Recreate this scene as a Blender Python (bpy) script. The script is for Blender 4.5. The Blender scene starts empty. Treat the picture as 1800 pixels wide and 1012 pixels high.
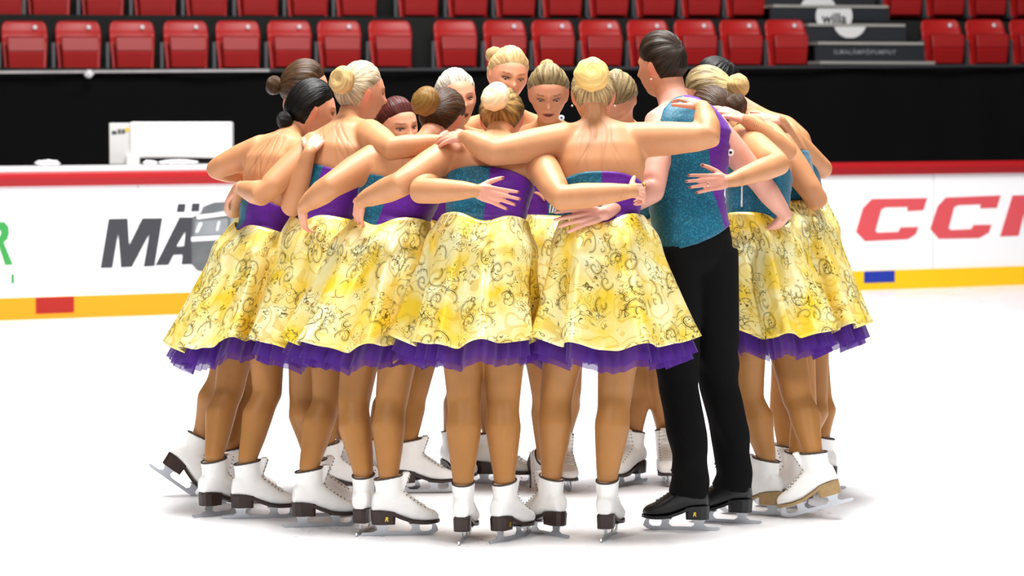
import bpy, bmesh, math, random, os
import numpy as np
from mathutils import Vector, Matrix
from mathutils.bvhtree import BVHTree

random.seed(7)
rng = np.random.default_rng(7)
SC = bpy.context.scene
COL = SC.collection
QUALITY = float(os.environ.get('SCENE_VOXEL', '1'))      # 1 = full mesh detail

# ---------------------------------------------------------------- camera and measuring
FPX = 5290.0
CAMZ = 1.57
PITCH = math.atan((506 - 180) / FPX)
CAM = np.array([0.0, 0.0, CAMZ])
FWD = np.array([0, math.cos(PITCH), -math.sin(PITCH)])
UPV = np.array([0, math.sin(PITCH), math.cos(PITCH)])
RGT = np.array([1.0, 0, 0])


def A(*v):
    return np.array(v, float)


def P(u, v, D):
    """world point seen at photo pixel (u, v) at distance D along the rink"""
    d = FWD * FPX + RGT * (u - 900) + UPV * (506 - v)
    return CAM + d * (D / d[1])


def G(u, v):
    """point of the ice seen at photo pixel (u, v)"""
    d = FWD * FPX + RGT * (u - 900) + UPV * (506 - v)
    return CAM + d * (-CAMZ / d[2])


def nrm(v):
    v = np.asarray(v, float)
    n = np.linalg.norm(v)
    return v / n if n > 1e-9 else v


def lerp(a, b, t):
    return a + (b - a) * t


def sstep(x):
    x = np.clip(x, 0, 1)
    return x * x * (3 - 2 * x)


def srgb(r, g, b):
    f = lambda c: (c / 255 / 12.92) if c / 255 <= 0.04045 else ((c / 255 + 0.055) / 1.055) ** 2.4
    return (f(r), f(g), f(b), 1.0)


# ---------------------------------------------------------------- mesh helpers
class MB:
    def __init__(s):
        s.v = []
        s.f = []
        s.m = []
        s.n = 0

    def add(s, v, f, m=0):
        v = np.asarray(v, float).reshape(-1, 3)
        s.v.append(v)
        s.f += [tuple(i + s.n for i in q) for q in f]
        s.m += [m] * len(f)
        s.n += len(v)
        return s

    def box(s, lo, hi, m=0, M=None):
        (x0, y0, z0), (x1, y1, z1) = lo, hi
        v = np.array([(x0, y0, z0), (x1, y0, z0), (x1, y1, z0), (x0, y1, z0), (x0, y0, z1), (x1, y0, z1), (x1, y1, z1), (x0, y1, z1)], float)
        if M is not None:
            v = v @ M[:3, :3].T + M[:3, 3]
        return s.add(v, [(0, 3, 2, 1), (4, 5, 6, 7), (0, 1, 5, 4), (1, 2, 6, 5), (2, 3, 7, 6), (3, 0, 4, 7)], m)

    def loft(s, rings, closed=True, cap=True, m=0):
        n = len(rings[0])
        v = np.concatenate(rings)
        f = []
        for i in range(len(rings) - 1):
            for j in range(n if closed else n - 1):
                k = (j + 1) % n
                f.append((i * n + j, i * n + k, (i + 1) * n + k, (i + 1) * n + j))
        if cap:
            f.append(tuple(range(n - 1, -1, -1)))
            f.append(tuple((len(rings) - 1) * n + j for j in range(n)))
        return s.add(v, f, m)

    def prism(s, poly, M, t0, t1, m=0):
        """outline in the local XZ plane pushed along local Y from t0 to t1"""
        n = len(poly)
        v = np.array([(x, t0, z) for x, z in poly] + [(x, t1, z) for x, z in poly], float)
        if M is not None:
            v = v @ M[:3, :3].T + M[:3, 3]
        f = [tuple(range(n)), tuple(range(2 * n - 1, n - 1, -1))]
        f += [(i, i + n, (i + 1) % n + n, (i + 1) % n) for i in range(n)]
        return s.add(v, f, m)

    def tube(s, pts, rad, n=14, m=0, cap=True):
        pts = [np.asarray(p, float) for p in pts]
        rad = list(rad)
        t0 = nrm(pts[1] - pts[0])
        t1 = nrm(pts[-1] - pts[-2])
        if cap:
            P0, R0, P1, R1 = pts[0], rad[0], pts[-1], rad[-1]
            a = [(math.cos(x), math.sin(x)) for x in (1.45, 1.05, 0.55)]
            pts = [P0 - t0 * R0 * q[1] for q in a] + pts + [P1 + t1 * R1 * q[1] for q in a[::-1]]
            rad = [R0 * q[0] for q in a] + rad + [R1 * q[0] for q in a[::-1]]
        tang = []
        for i in range(len(pts)):
            tang.append(nrm(pts[min(i + 1, len(pts) - 1)] - pts[max(i - 1, 0)]))
        ref = A(0, 0, 1) if abs(tang[0][2]) < 0.9 else A(1, 0, 0)
        x = nrm(np.cross(ref, tang[0]))
        ang = np.arange(n) * 2 * math.pi / n
        rings = []
        for p, r, t in zip(pts, rad, tang):
            x = nrm(x - t * np.dot(x, t))
            y = np.cross(t, x)
            rings.append(p + r * (np.outer(np.cos(ang), x) + np.outer(np.sin(ang), y)))
        return s.loft(rings, True, True, m)

    def ellip(s, c, ax, ay, az, nu=20, nv=12, m=0):
        rings = []
        for i in range(nv + 1):
            ph = math.pi * (i + 0.02 * (1 if i == 0 else -1 if i == nv else 0) * 3) / nv
            th = np.arange(nu) * 2 * math.pi / nu
            rings.append(c + np.outer(math.sin(ph) * np.cos(th), ax) + np.outer(math.sin(ph) * np.sin(th), ay) - math.cos(ph) * np.asarray(az))
        return s.loft(rings, True, True, m)

    def mesh(s, name):
        me = bpy.data.meshes.new(name)
        v = np.concatenate(s.v)
        me.from_pydata([tuple(p) for p in v], [], s.f)
        me.polygons.foreach_set('material_index', s.m)
        return me

    def build(s, name, mats, parent=None, smooth=True, fixn=True):
        me = s.mesh(name)
        if fixn:
            fix_normals(me)
        return link(name, me, mats, parent, smooth)


def fix_normals(me):
    bm = bmesh.new()
    bm.from_mesh(me)
    bmesh.ops.recalc_face_normals(bm, faces=bm.faces)
    bm.to_mesh(me)
    bm.free()


def link(name, me, mats, parent=None, smooth=True):
    o = bpy.data.objects.new(name, me)
    COL.objects.link(o)
    for mm in (mats if isinstance(mats, (list, tuple)) else [mats]):
        me.materials.append(mm)
    if smooth:
        me.polygons.foreach_set('use_smooth', [True] * len(me.polygons))
    if parent is not None:
        o.parent = parent
    return o


def empty(name, loc):
    o = bpy.data.objects.new(name, None)
    COL.objects.link(o)
    o.location = loc
    o.empty_display_size = 0.1
    return o


def tag(o, label=None, cat=None, group=None, kind=None):
    for k, v in (('label', label), ('category', cat), ('group', group), ('kind', kind)):
        if v:
            o[k] = v
    return o


def keep(o, root):
    """parent a mesh whose vertices are in world space under a root that stands elsewhere"""
    o.parent = root
    o.matrix_parent_inverse = root.matrix_basis.inverted() if root.type == 'EMPTY' else Matrix()
    return o


def copy_tree(o, parent=None):
    c = o.copy()
    COL.objects.link(c)
    if parent is not None:
        c.parent = parent
    for ch in list(o.children):
        copy_tree(ch, c)
    return c


# ---------------------------------------------------------------- materials
def new_mat(name):
    m = bpy.data.materials.new(name)
    m.use_nodes = True
    nt = m.node_tree
    b = nt.nodes['Principled BSDF']
    return m, nt, b


def mat(name, col, rough=0.5, metal=0.0, spec=0.5, coat=0.0, noise=0.0, nscale=20.0, bump=0.0, bscale=60.0, sheen=0.0):
    m, nt, b = new_mat(name)
    b.inputs['Base Color'].default_value = col
    b.inputs['Roughness'].default_value = rough
    b.inputs['Metallic'].default_value = metal
    b.inputs['Specular IOR Level'].default_value = spec
    b.inputs['Coat Weight'].default_value = coat
    b.inputs['Sheen Weight'].default_value = sheen
    tc = nt.nodes.new('ShaderNodeTexCoord')
    if noise:
        n = nt.nodes.new('ShaderNodeTexNoise')
        n.inputs['Scale'].default_value = nscale
        n.inputs['Detail'].default_value = 4
        nt.links.new(tc.outputs['Object'], n.inputs['Vector'])
        r = nt.nodes.new('ShaderNodeMix')
        r.data_type = 'RGBA'
        r.inputs[6].default_value = tuple(c * (1 - noise) for c in col[:3]) + (1,)
        r.inputs[7].default_value = tuple(min(1, c * (1 + noise)) for c in col[:3]) + (1,)
        nt.links.new(n.outputs['Fac'], r.inputs[0])
        nt.links.new(r.outputs[2], b.inputs['Base Color'])
    if bump:
        n = nt.nodes.new('ShaderNodeTexNoise')
        n.inputs['Scale'].default_value = bscale
        n.inputs['Detail'].default_value = 3
        nt.links.new(tc.outputs['Object'], n.inputs['Vector'])
        bp = nt.nodes.new('ShaderNodeBump')
        bp.inputs['Strength'].default_value = bump
        bp.inputs['Distance'].default_value = 0.01
        nt.links.new(n.outputs['Fac'], bp.inputs['Height'])
        nt.links.new(bp.outputs['Normal'], b.inputs['Normal'])
    return m


def math_node(nt, op, a, b=None, c=None):
    n = nt.nodes.new('ShaderNodeMath')
    n.operation = op
    for i, x in enumerate((a, b, c)):
        if x is None:
            continue
        if isinstance(x, (int, float)):
            n.inputs[i].default_value = x
        else:
            nt.links.new(x, n.inputs[i])
    return n.outputs[0]


def mix_col(nt, fac, a, b):
    n = nt.nodes.new('ShaderNodeMix')
    n.data_type = 'RGBA'
    for i, x in ((0, fac), (6, a), (7, b)):
        if isinstance(x, (int, float)):
            n.inputs[i].default_value = x
        elif isinstance(x, tuple):
            n.inputs[i].default_value = x
        else:
            nt.links.new(x, n.inputs[i])
    return n.outputs[2]


def tex(nt, kind, vec, **kw):
    n = nt.nodes.new(kind)
    for k, v in kw.items():
        if k in n.inputs:
            n.inputs[k].default_value = v
        else:
            setattr(n, k, v)
    if vec is not None:
        nt.links.new(vec, n.inputs['Vector'])
    return n


def skin_material():
    m, nt, b = new_mat('skin_and_sheer_mesh')
    at = nt.nodes.new('ShaderNodeAttribute')
    at.attribute_name = 'tone'
    tc = nt.nodes.new('ShaderNodeTexCoord')
    n = tex(nt, 'ShaderNodeTexNoise', tc.outputs['Object'], Scale=14.0, Detail=5.0)
    k = math_node(nt, 'MULTIPLY_ADD', n.outputs['Fac'], 0.30, 0.85)
    mul = nt.nodes.new('ShaderNodeVectorMath')
    mul.operation = 'SCALE'
    nt.links.new(at.outputs['Color'], mul.inputs[0])
    nt.links.new(k, mul.inputs['Scale'])
    nt.links.new(mul.outputs[0], b.inputs['Base Color'])
    b.inputs['Roughness'].default_value = 0.48
    b.inputs['Specular IOR Level'].default_value = 0.35
    n2 = tex(nt, 'ShaderNodeTexNoise', tc.outputs['Object'], Scale=420.0, Detail=2.0)
    bp = nt.nodes.new('ShaderNodeBump')
    bp.inputs['Strength'].default_value = 0.12
    bp.inputs['Distance'].default_value = 0.002
    nt.links.new(n2.outputs['Fac'], bp.inputs['Height'])
    nt.links.new(bp.outputs['Normal'], b.inputs['Normal'])
    return m


def hair_material(name, c_dark, c_light, contrast=1.0, freq=34.0, fade=0.0):
    m, nt, b = new_mat(name)
    uv = nt.nodes.new('ShaderNodeUVMap')
    mp = nt.nodes.new('ShaderNodeMapping')
    mp.inputs['Scale'].default_value = (freq, 1.3, 1)
    nt.links.new(uv.outputs['UV'], mp.inputs['Vector'])
    n = tex(nt, 'ShaderNodeTexNoise', mp.outputs[0], Scale=1.0, Detail=5.0, Roughness=0.65)
    k = math_node(nt, 'MULTIPLY_ADD', n.outputs['Fac'], 3.2 * contrast, 0.5 - 1.6 * contrast)
    k = math_node(nt, 'MINIMUM', math_node(nt, 'MAXIMUM', k, 0.0), 1.0)
    if fade:
        sx = nt.nodes.new('ShaderNodeSeparateXYZ')
        nt.links.new(uv.outputs['UV'], sx.inputs[0])
        g = nt.nodes.new('ShaderNodeMapRange')
        g.interpolation_type = 'SMOOTHSTEP'
        nt.links.new(sx.outputs[1], g.inputs[0])
        g.inputs[1].default_value = 0.5
        g.inputs[2].default_value = 1.5
        g.inputs[3].default_value = 1.0
        g.inputs[4].default_value = 1.0 - fade
        k = math_node(nt, 'MULTIPLY', k, g.outputs[0])
    nt.links.new(mix_col(nt, k, c_dark, c_light), b.inputs['Base Color'])
    b.inputs['Roughness'].default_value = 0.40
    b.inputs['Specular IOR Level'].default_value = 0.17
    mp2 = nt.nodes.new('ShaderNodeMapping')
    mp2.inputs['Scale'].default_value = (freq * 3, 1.6, 1)
    nt.links.new(uv.outputs['UV'], mp2.inputs['Vector'])
    n2 = tex(nt, 'ShaderNodeTexNoise', mp2.outputs[0], Scale=1.0, Detail=3.0)
    bp = nt.nodes.new('ShaderNodeBump')
    bp.inputs['Strength'].default_value = 0.6
    bp.inputs['Distance'].default_value = 0.006
    nt.links.new(n2.outputs['Fac'], bp.inputs['Height'])
    nt.links.new(bp.outputs['Normal'], b.inputs['Normal'])
    return m


def brocade_material():
    """gold paisley brocade: swirled cells and scrolling contour lines over gold with pale highlights painted in"""
    m, nt, b = new_mat('gold_paisley_brocade')
    uv = nt.nodes.new('ShaderNodeUVMap')
    warp = tex(nt, 'ShaderNodeTexNoise', uv.outputs['UV'], Scale=7.0, Detail=2.0)
    wv = nt.nodes.new('ShaderNodeVectorMath')
    wv.operation = 'MULTIPLY_ADD'
    nt.links.new(warp.outputs['Color'], wv.inputs[0])
    wv.inputs[1].default_value = (0.05, 0.05, 0)
    nt.links.new(uv.outputs['UV'], wv.inputs[2])
    U = wv.outputs[0]

    def swirl(scale, turns, reach, thin):
        vo = tex(nt, 'ShaderNodeTexVoronoi', U, Scale=scale, Randomness=0.85, voronoi_dimensions='2D')
        d = nt.nodes.new('ShaderNodeVectorMath')
        d.operation = 'SUBTRACT'
        sc = nt.nodes.new('ShaderNodeVectorMath')
        sc.operation = 'SCALE'
        nt.links.new(U, sc.inputs[0])
        sc.inputs['Scale'].default_value = 1.0
        nt.links.new(sc.outputs[0], d.inputs[0])
        nt.links.new(vo.outputs['Position'], d.inputs[1])
        sp = nt.nodes.new('ShaderNodeSeparateXYZ')
        nt.links.new(d.outputs[0], sp.inputs[0])
        ang = math_node(nt, 'ARCTAN2', sp.outputs[1], sp.outputs[0])
        ln = nt.nodes.new('ShaderNodeVectorMath')
        ln.operation = 'LENGTH'
        nt.links.new(d.outputs[0], ln.inputs[0])
        rad = math_node(nt, 'MULTIPLY', ln.outputs['Value'], scale)
        cs = nt.nodes.new('ShaderNodeSeparateXYZ')
        nt.links.new(vo.outputs['Color'], cs.inputs[0])
        ph = math_node(nt, 'MULTIPLY', cs.outputs[0], 6.28)
        w = math_node(nt, 'SINE', math_node(nt, 'ADD', math_node(nt, 'ADD', ang, ph), math_node(nt, 'MULTIPLY', rad, turns)))
        band = math_node(nt, 'LESS_THAN', math_node(nt, 'ABSOLUTE', math_node(nt, 'SUBTRACT', w, thin)), 0.11)
        line = math_node(nt, 'MAXIMUM', band, math_node(nt, 'GREATER_THAN', w, 0.93))
        inside = math_node(nt, 'LESS_THAN', rad, reach)
        pick = math_node(nt, 'GREATER_THAN', cs.outputs[1], 0.38)
        return math_node(nt, 'MULTIPLY', math_node(nt, 'MULTIPLY', line, inside), pick)

    def contour(scale, count, width):
        n = tex(nt, 'ShaderNodeTexNoise', U, Scale=scale, Detail=1.5)
        f = math_node(nt, 'FRACT', math_node(nt, 'MULTIPLY', n.outputs['Fac'], count))
        return math_node(nt, 'LESS_THAN', math_node(nt, 'ABSOLUTE', math_node(nt, 'SUBTRACT', f, 0.5)), width)

    s1 = swirl(13.0, 19.0, 0.55, 0.45)
    s2 = swirl(36.0, 9.0, 0.42, 0.6)
    c1 = contour(22.0, 9.0, 0.06)
    msk = tex(nt, 'ShaderNodeTexNoise', uv.outputs['UV'], Scale=10.0, Detail=2.0)
    gate = math_node(nt, 'GREATER_THAN', msk.outputs['Fac'], 0.52)
    gate2 = math_node(nt, 'GREATER_THAN', msk.outputs['Fac'], 0.43)
    dark = math_node(nt, 'MAXIMUM', math_node(nt, 'MULTIPLY', s1, gate2), math_node(nt, 'MAXIMUM', math_node(nt, 'MULTIPLY', s2, gate), math_node(nt, 'MULTIPLY', c1, gate)))
    big = tex(nt, 'ShaderNodeTexNoise', uv.outputs['UV'], Scale=8.0, Detail=4.0)
    k = math_node(nt, 'MINIMUM', math_node(nt, 'MAXIMUM', math_node(nt, 'MULTIPLY_ADD', big.outputs['Fac'], 3.4, -1.2), 0.0), 1.0)
    base = mix_col(nt, k, srgb(255, 250, 196), srgb(250, 214, 56))  # near-white patches put the cloth's bright highlights into its colour
    gold2 = contour(9.0, 6.0, 0.10)
    base = mix_col(nt, math_node(nt, 'MULTIPLY', gold2, 0.5), base, srgb(226, 188, 48))
    dcol = mix_col(nt, msk.outputs['Fac'], srgb(140, 116, 22), srgb(58, 48, 4))
    col = mix_col(nt, math_node(nt, 'MULTIPLY', dark, 0.95), base, dcol)
    nt.links.new(col, b.inputs['Base Color'])
    b.inputs['Roughness'].default_value = 0.36
    b.inputs['Metallic'].default_value = 0.28
    b.inputs['Specular IOR Level'].default_value = 0.6
    bp = nt.nodes.new('ShaderNodeBump')
    bp.inputs['Strength'].default_value = 0.35
    bp.inputs['Distance'].default_value = 0.002
    nt.links.new(math_node(nt, 'ADD', dark, big.outputs['Fac']), bp.inputs['Height'])
    nt.links.new(bp.outputs['Normal'], b.inputs['Normal'])
    return m


def glitter_material(name, col, spark, amount=0.75, rough=0.5):
    m, nt, b = new_mat(name)
    tc = nt.nodes.new('ShaderNodeTexCoord')
    v = tex(nt, 'ShaderNodeTexVoronoi', tc.outputs['Object'], Scale=260.0)
    cs = nt.nodes.new('ShaderNodeSeparateXYZ')
    nt.links.new(v.outputs['Color'], cs.inputs[0])
    g = math_node(nt, 'GREATER_THAN', cs.outputs[0], amount)
    n = tex(nt, 'ShaderNodeTexNoise', tc.outputs['Object'], Scale=9.0, Detail=3.0)
    base = mix_col(nt, n.outputs['Fac'], tuple(c * 0.7 for c in col[:3]) + (1,), tuple(c * 1.3 for c in col[:3]) + (1,))
    nt.links.new(mix_col(nt, math_node(nt, 'MULTIPLY', g, 0.45), base, spark), b.inputs['Base Color'])
    b.inputs['Roughness'].default_value = rough
    b.inputs['Specular IOR Level'].default_value = 0.3
    b.inputs['Sheen Weight'].default_value = 0.15
    n2 = tex(nt, 'ShaderNodeTexNoise', tc.outputs['Object'], Scale=26.0, Detail=2.0)
    bp = nt.nodes.new('ShaderNodeBump')
    bp.inputs['Strength'].default_value = 0.25
    bp.inputs['Distance'].default_value = 0.01
    nt.links.new(n2.outputs['Fac'], bp.inputs['Height'])
    nt.links.new(bp.outputs['Normal'], b.inputs['Normal'])
    return m


def tulle_material():
    m, nt, b = new_mat('purple_tulle')
    b.inputs['Base Color'].default_value = srgb(78, 22, 142)
    b.inputs['Roughness'].default_value = 0.6
    b.inputs['Sheen Weight'].default_value = 0.3
    tr = nt.nodes.new('ShaderNodeBsdfTranslucent')
    tr.inputs['Color'].default_value = srgb(110, 40, 190)
    tp = nt.nodes.new('ShaderNodeBsdfTransparent')
    m1 = nt.nodes.new('ShaderNodeMixShader')
    m1.inputs[0].default_value = 0.35
    nt.links.new(b.outputs[0], m1.inputs[1])
    nt.links.new(tr.outputs[0], m1.inputs[2])
    m2 = nt.nodes.new('ShaderNodeMixShader')
    m2.inputs[0].default_value = 0.24
    nt.links.new(m1.outputs[0], m2.inputs[1])
    nt.links.new(tp.outputs[0], m2.inputs[2])
    nt.links.new(m2.outputs[0], nt.nodes['Material Output'].inputs['Surface'])
    return m


def ice_material():
    m, nt, b = new_mat('rink_ice')
    tc = nt.nodes.new('ShaderNodeTexCoord')
    mp = nt.nodes.new('ShaderNodeMapping')
    mp.inputs['Scale'].default_value = (1.6, 0.7, 1)
    nt.links.new(tc.outputs['Object'], mp.inputs['Vector'])
    n = tex(nt, 'ShaderNodeTexNoise', mp.outputs[0], Scale=2.4, Detail=6.0, Roughness=0.65)
    nt.links.new(mix_col(nt, n.outputs['Fac'], srgb(232, 234, 240), srgb(250, 250, 252)), b.inputs['Base Color'])
    r = math_node(nt, 'MULTIPLY_ADD', n.outputs['Fac'], 0.25, 0.18)
    nt.links.new(r, b.inputs['Roughness'])
    b.inputs['Specular IOR Level'].default_value = 0.45
    w = tex(nt, 'ShaderNodeTexNoise', mp.outputs[0], Scale=30.0, Detail=4.0, Distortion=2.0)
    bp = nt.nodes.new('ShaderNodeBump')
    bp.inputs['Strength'].default_value = 0.10
    bp.inputs['Distance'].default_value = 0.004
    nt.links.new(w.outputs['Fac'], bp.inputs['Height'])
    nt.links.new(bp.outputs['Normal'], b.inputs['Normal'])
    return m


M = {}
M['skin'] = skin_material()
M['brocade'] = brocade_material()
M['tulle'] = tulle_material()
M['teal'] = glitter_material('teal_glitter_velvet', srgb(4, 84, 110), srgb(40, 150, 180), 0.80)
M['purple'] = glitter_material('purple_velvet', srgb(86, 14, 136), srgb(110, 34, 160), 0.93)
M['black_cloth'] = mat('black_trouser_cloth', srgb(8, 8, 9), 0.9, spec=0.15, bump=0.3, bscale=18)
M['boot'] = mat('white_boot_leather', srgb(246, 245, 243), 0.38, noise=0.06, nscale=26, bump=0.12, bscale=40)
M['blackboot'] = mat('black_boot_leather', srgb(16, 16, 18), 0.35)
M['heel'] = mat('dark_brown_stacked_heel', srgb(48, 28, 20), 0.4, noise=0.25, nscale=60)
M['tanheel'] = mat('tan_wood_heel', srgb(168, 138, 92), 0.42, noise=0.2, nscale=60)
M['steel'] = mat('skate_blade_steel', srgb(196, 200, 206), 0.28, metal=0.85)
M['lace'] = mat('white_skate_lace', srgb(236, 232, 224), 0.7)
M['eyelet'] = mat('dark_eyelet', srgb(60, 56, 54), 0.4, metal=0.5)
M['lining'] = mat('boot_padding', srgb(70, 58, 50), 0.8)
M['gold'] = mat('gold_metal', srgb(226, 188, 70), 0.25, metal=1.0)
M['silver'] = mat('silver_metal', srgb(225, 225, 228), 0.2, metal=1.0)
M['pearl'] = mat('pearl', srgb(245, 240, 232), 0.2)
M['eye_white'] = mat('eyeball', srgb(178, 160, 150), 0.2)
M['iris'] = mat('dark_iris', srgb(34, 24, 20), 0.12)
M['trim'] = mat('white_beaded_trim', srgb(240, 240, 244), 0.35, bump=0.8, bscale=300)
M['badge'] = mat('white_badge', srgb(240, 240, 244), 0.4)
M['bluebadge'] = mat('blue_badge', srgb(40, 70, 170), 0.4)

HAIR = {
    'brown': hair_material('brown_hair', srgb(30, 19, 12), srgb(88, 62, 40), 0.8),
    'dark': hair_material('black_brown_hair', srgb(5, 5, 5), srgb(20, 16, 15), 0.6),
    'ash': hair_material('ash_blonde_hair', srgb(104, 84, 58), srgb(230, 214, 182), 0.8),
    'red': hair_material('auburn_hair', srgb(34, 12, 12), srgb(96, 40, 34), 0.7),
    'chestnut': hair_material('chestnut_hair', srgb(26, 16, 10), srgb(80, 53, 31), 0.7),
    'white': hair_material('white_blonde_hair', srgb(120, 104, 84), srgb(250, 244, 232), 0.8),
    'gold': hair_material('golden_blonde_hair', srgb(150, 112, 66), srgb(232, 202, 150), 0.7),
    'streak': hair_material('streaked_blonde_hair', srgb(70, 50, 30), srgb(244, 220, 162), 0.95, 40, 0.6),
    'balayage': hair_material('brown_hair_with_blonde_streaks', srgb(40, 26, 16), srgb(206, 164, 98), 0.9, 30, 0.85),
    'man': hair_material('swept_brown_hair', srgb(14, 10, 8), srgb(58, 43, 32), 0.9),
    'bun_yellow': hair_material('yellow_blonde_bun_hair', srgb(196, 156, 78), srgb(246, 222, 148), 0.6, 14),
    'bun_pale': hair_material('pale_blonde_bun_hair', srgb(214, 184, 132), srgb(252, 242, 206), 0.6, 14),
    'bun_tan': hair_material('sandy_bun_hair', srgb(150, 116, 66), srgb(226, 196, 138), 0.6, 16),
    'bun_brown': hair_material('netted_brown_bun_hair', srgb(84, 58, 22), srgb(150, 112, 54), 0.6, 18),
}

T_MESH = np.array(srgb(190, 133, 92)[:3])
T_SKIN = np.array(srgb(210, 146, 116)[:3])
T_HAND = np.array(srgb(214, 148, 126)[:3])
T_PALE = np.array(srgb(214, 156, 138)[:3])
T_TIGHT = np.array(srgb(170, 117, 63)[:3])
T_NAIL = np.array(srgb(110, 22, 32)[:3])
T_LIP = np.array(srgb(150, 50, 54)[:3])
T_BROW = np.array(srgb(96, 66, 46)[:3])
T_LASH = np.array(srgb(50, 32, 28)[:3])

# ---------------------------------------------------------------- head form
HAX, HAY, HAZ = 0.074, 0.094, 0.115


def head_form(d):
    """unit directions (x right, y face, z up) -> points of the head surface in metres"""
    d = np.asarray(d, float)
    x, y, z = d[:, 0], d[:, 1], d[:, 2]
    p = d * A(HAX, HAY, HAZ)
    low = sstep(-z * 1.15)
    fr = sstep(y * 1.4)
    p[:, 0] *= 1 - 0.30 * low * (0.4 + 0.6 * fr)
    p[:, 0] *= 1 + 0.05 * np.exp(-((z - 0.35) / 0.35) ** 2) * (y < 0.4)
    p[:, 1] += np.where(y < 0, 0.030 * sstep(-z * 1.3) * np.clip(-y * 1.6, 0, 1), 0)
    p[:, 1] -= 0.012 * np.clip(y, 0, 1) * sstep((z - 0.45) * 2.2)
    X, Z = p[:, 0], p[:, 2]

    def bump(cx, cz, sx, sz, h):
        p[:, 1] += h * np.exp(-((X - cx) / sx) ** 2 - ((Z - cz) / sz) ** 2) * (y > 0)
    bump(0, 0.004, 0.008, 0.022, 0.009)
    bump(0, -0.020, 0.011, 0.012, 0.019)
    bump(0, -0.028, 0.016, 0.007, 0.005)
    for s in (-1, 1):
        bump(s * 0.031, 0.006, 0.017, 0.011, -0.011)
        bump(s * 0.030, 0.026, 0.020, 0.008, 0.004)
        bump(s * 0.040, -0.022, 0.018, 0.016, 0.005)
    bump(0, -0.053, 0.020, 0.006, 0.006)
    bump(0, -0.064, 0.017, 0.005, 0.005)
    bump(0, -0.0585, 0.020, 0.003, -0.003)
    bump(0, -0.090, 0.018, 0.014, 0.008)
    return p


def sphere_dirs(nu, nv):
    th = (np.arange(nv) + 0.5) / nv * math.pi
    ph = np.arange(nu) / nu * 2 * math.pi
    d = np.array([(math.sin(t) * math.sin(f), math.sin(t) * math.cos(f), math.cos(t)) for t in th for f in ph])
    return d


def head_frame(yaw, pitch, roll=0.0):
    y, p, r = math.radians(yaw), math.radians(pitch), math.radians(roll)
    f = A(math.sin(y) * math.cos(p), math.cos(y) * math.cos(p), -math.sin(p))
    rt = A(math.cos(y), -math.sin(y), 0)
    up = np.cross(rt, f)
    rt2 = rt * math.cos(r) - up * math.sin(r)
    return np.array([rt2, f, np.cross(rt2, f)])            # rows: right, face, up


def yawvec(a):
    a = math.radians(a)
    return A(math.sin(a), math.cos(a), 0)


def yawright(a):
    a = math.radians(a)
    return A(math.cos(a), -math.sin(a), 0)


HL = np.array([(-1.01, -0.66), (-0.75, -0.63), (-0.45, -0.52), (-0.2, -0.22), (-0.02, 0.06), (0.18, 0.20), (0.40, 0.36), (0.75, 0.57), (1.01, 0.62)])
HLM = np.array([(-1.01, -0.50), (-0.75, -0.48), (-0.45, -0.42), (-0.2, -0.10), (-0.02, 0.14), (0.18, 0.22), (0.40, 0.36), (0.75, 0.52), (1.01, 0.56)])


def make_hair(parent, c, R, material, bun_dir, thick=0.012, man=False, raise_=0.0):
    nu, nv = 96, 64
    d = sphere_dirs(nu, nv)
    tab = HLM if man else HL
    m = d[:, 2] - np.interp(d[:, 1], tab[:, 0], tab[:, 1]) - raise_ * np.clip(d[:, 1] + 0.1, 0, 1)
    base = head_form(d)
    off = lerp(-0.0025, thick, np.clip((m + 0.02) / 0.42, 0, 1) ** 0.8)
    b = nrm(bun_dir)
    e1 = nrm(np.cross(b, A(0.3, 0.2, 0.9) if abs(b[2]) < 0.9 else A(1, 0, 0)))
    e2 = np.cross(b, e1)
    az = np.arctan2(d @ e2, d @ e1)
    pol = np.arccos(np.clip(d @ b, -1, 1))
    if man:
        off = off + 0.010 * sstep((d[:, 2] - 0.35) * 1.9) * sstep((d[:, 1] + 1.2) / 1.2) + 0.006 * sstep((d[:, 2] - 0.1) * 3)
        off = off + 0.003 * np.sin(az * 17) * sstep((d[:, 2] - 0.3) * 2)
    else:
        off = off + 0.0012 * np.sin(az * 23 + 3 * np.sin(az * 5)) * sstep(m / 0.2)
    nn = base / A(HAX, HAY, HAZ) ** 2
    nn /= np.linalg.norm(nn, axis=1)[:, None]
    v = base + nn * off[:, None]
    idx = -np.ones(len(d), int)
    faces = []
    for i in range(nv - 1):
        for j in range(nu):
            q = (i * nu + j, (i + 1) * nu + j, (i + 1) * nu + (j + 1) % nu, i * nu + (j + 1) % nu)
            if max(m[k] for k in q) > -0.02:
                faces.append(q)
    faces.append(tuple(range(nu - 1, -1, -1)))
    used = sorted({k for q in faces for k in q})
    idx[used] = np.arange(len(used))
    me = bpy.data.meshes.new('hair')
    W = c + v[used] @ R
    me.from_pydata([tuple(p) for p in W], [], [tuple(int(idx[k]) for k in q) for q in faces])
    fix_normals(me)
    uv = me.uv_layers.new(name='UVMap')
    u = az[used] / (2 * math.pi)
    pp = pol[used]
    for poly in me.polygons:
        us = [u[me.loops[l].vertex_index] for l in poly.loop_indices]
        wrap = max(us) - min(us) > 0.5
        for l in poly.loop_indices:
            k = me.loops[l].vertex_index
            uv.data[l].uv = ((u[k] + 1) if (wrap and u[k] < 0) else u[k], pp[k])
    o = link('hair', me, material, None)
    keep(o, parent)
    return o


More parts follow.
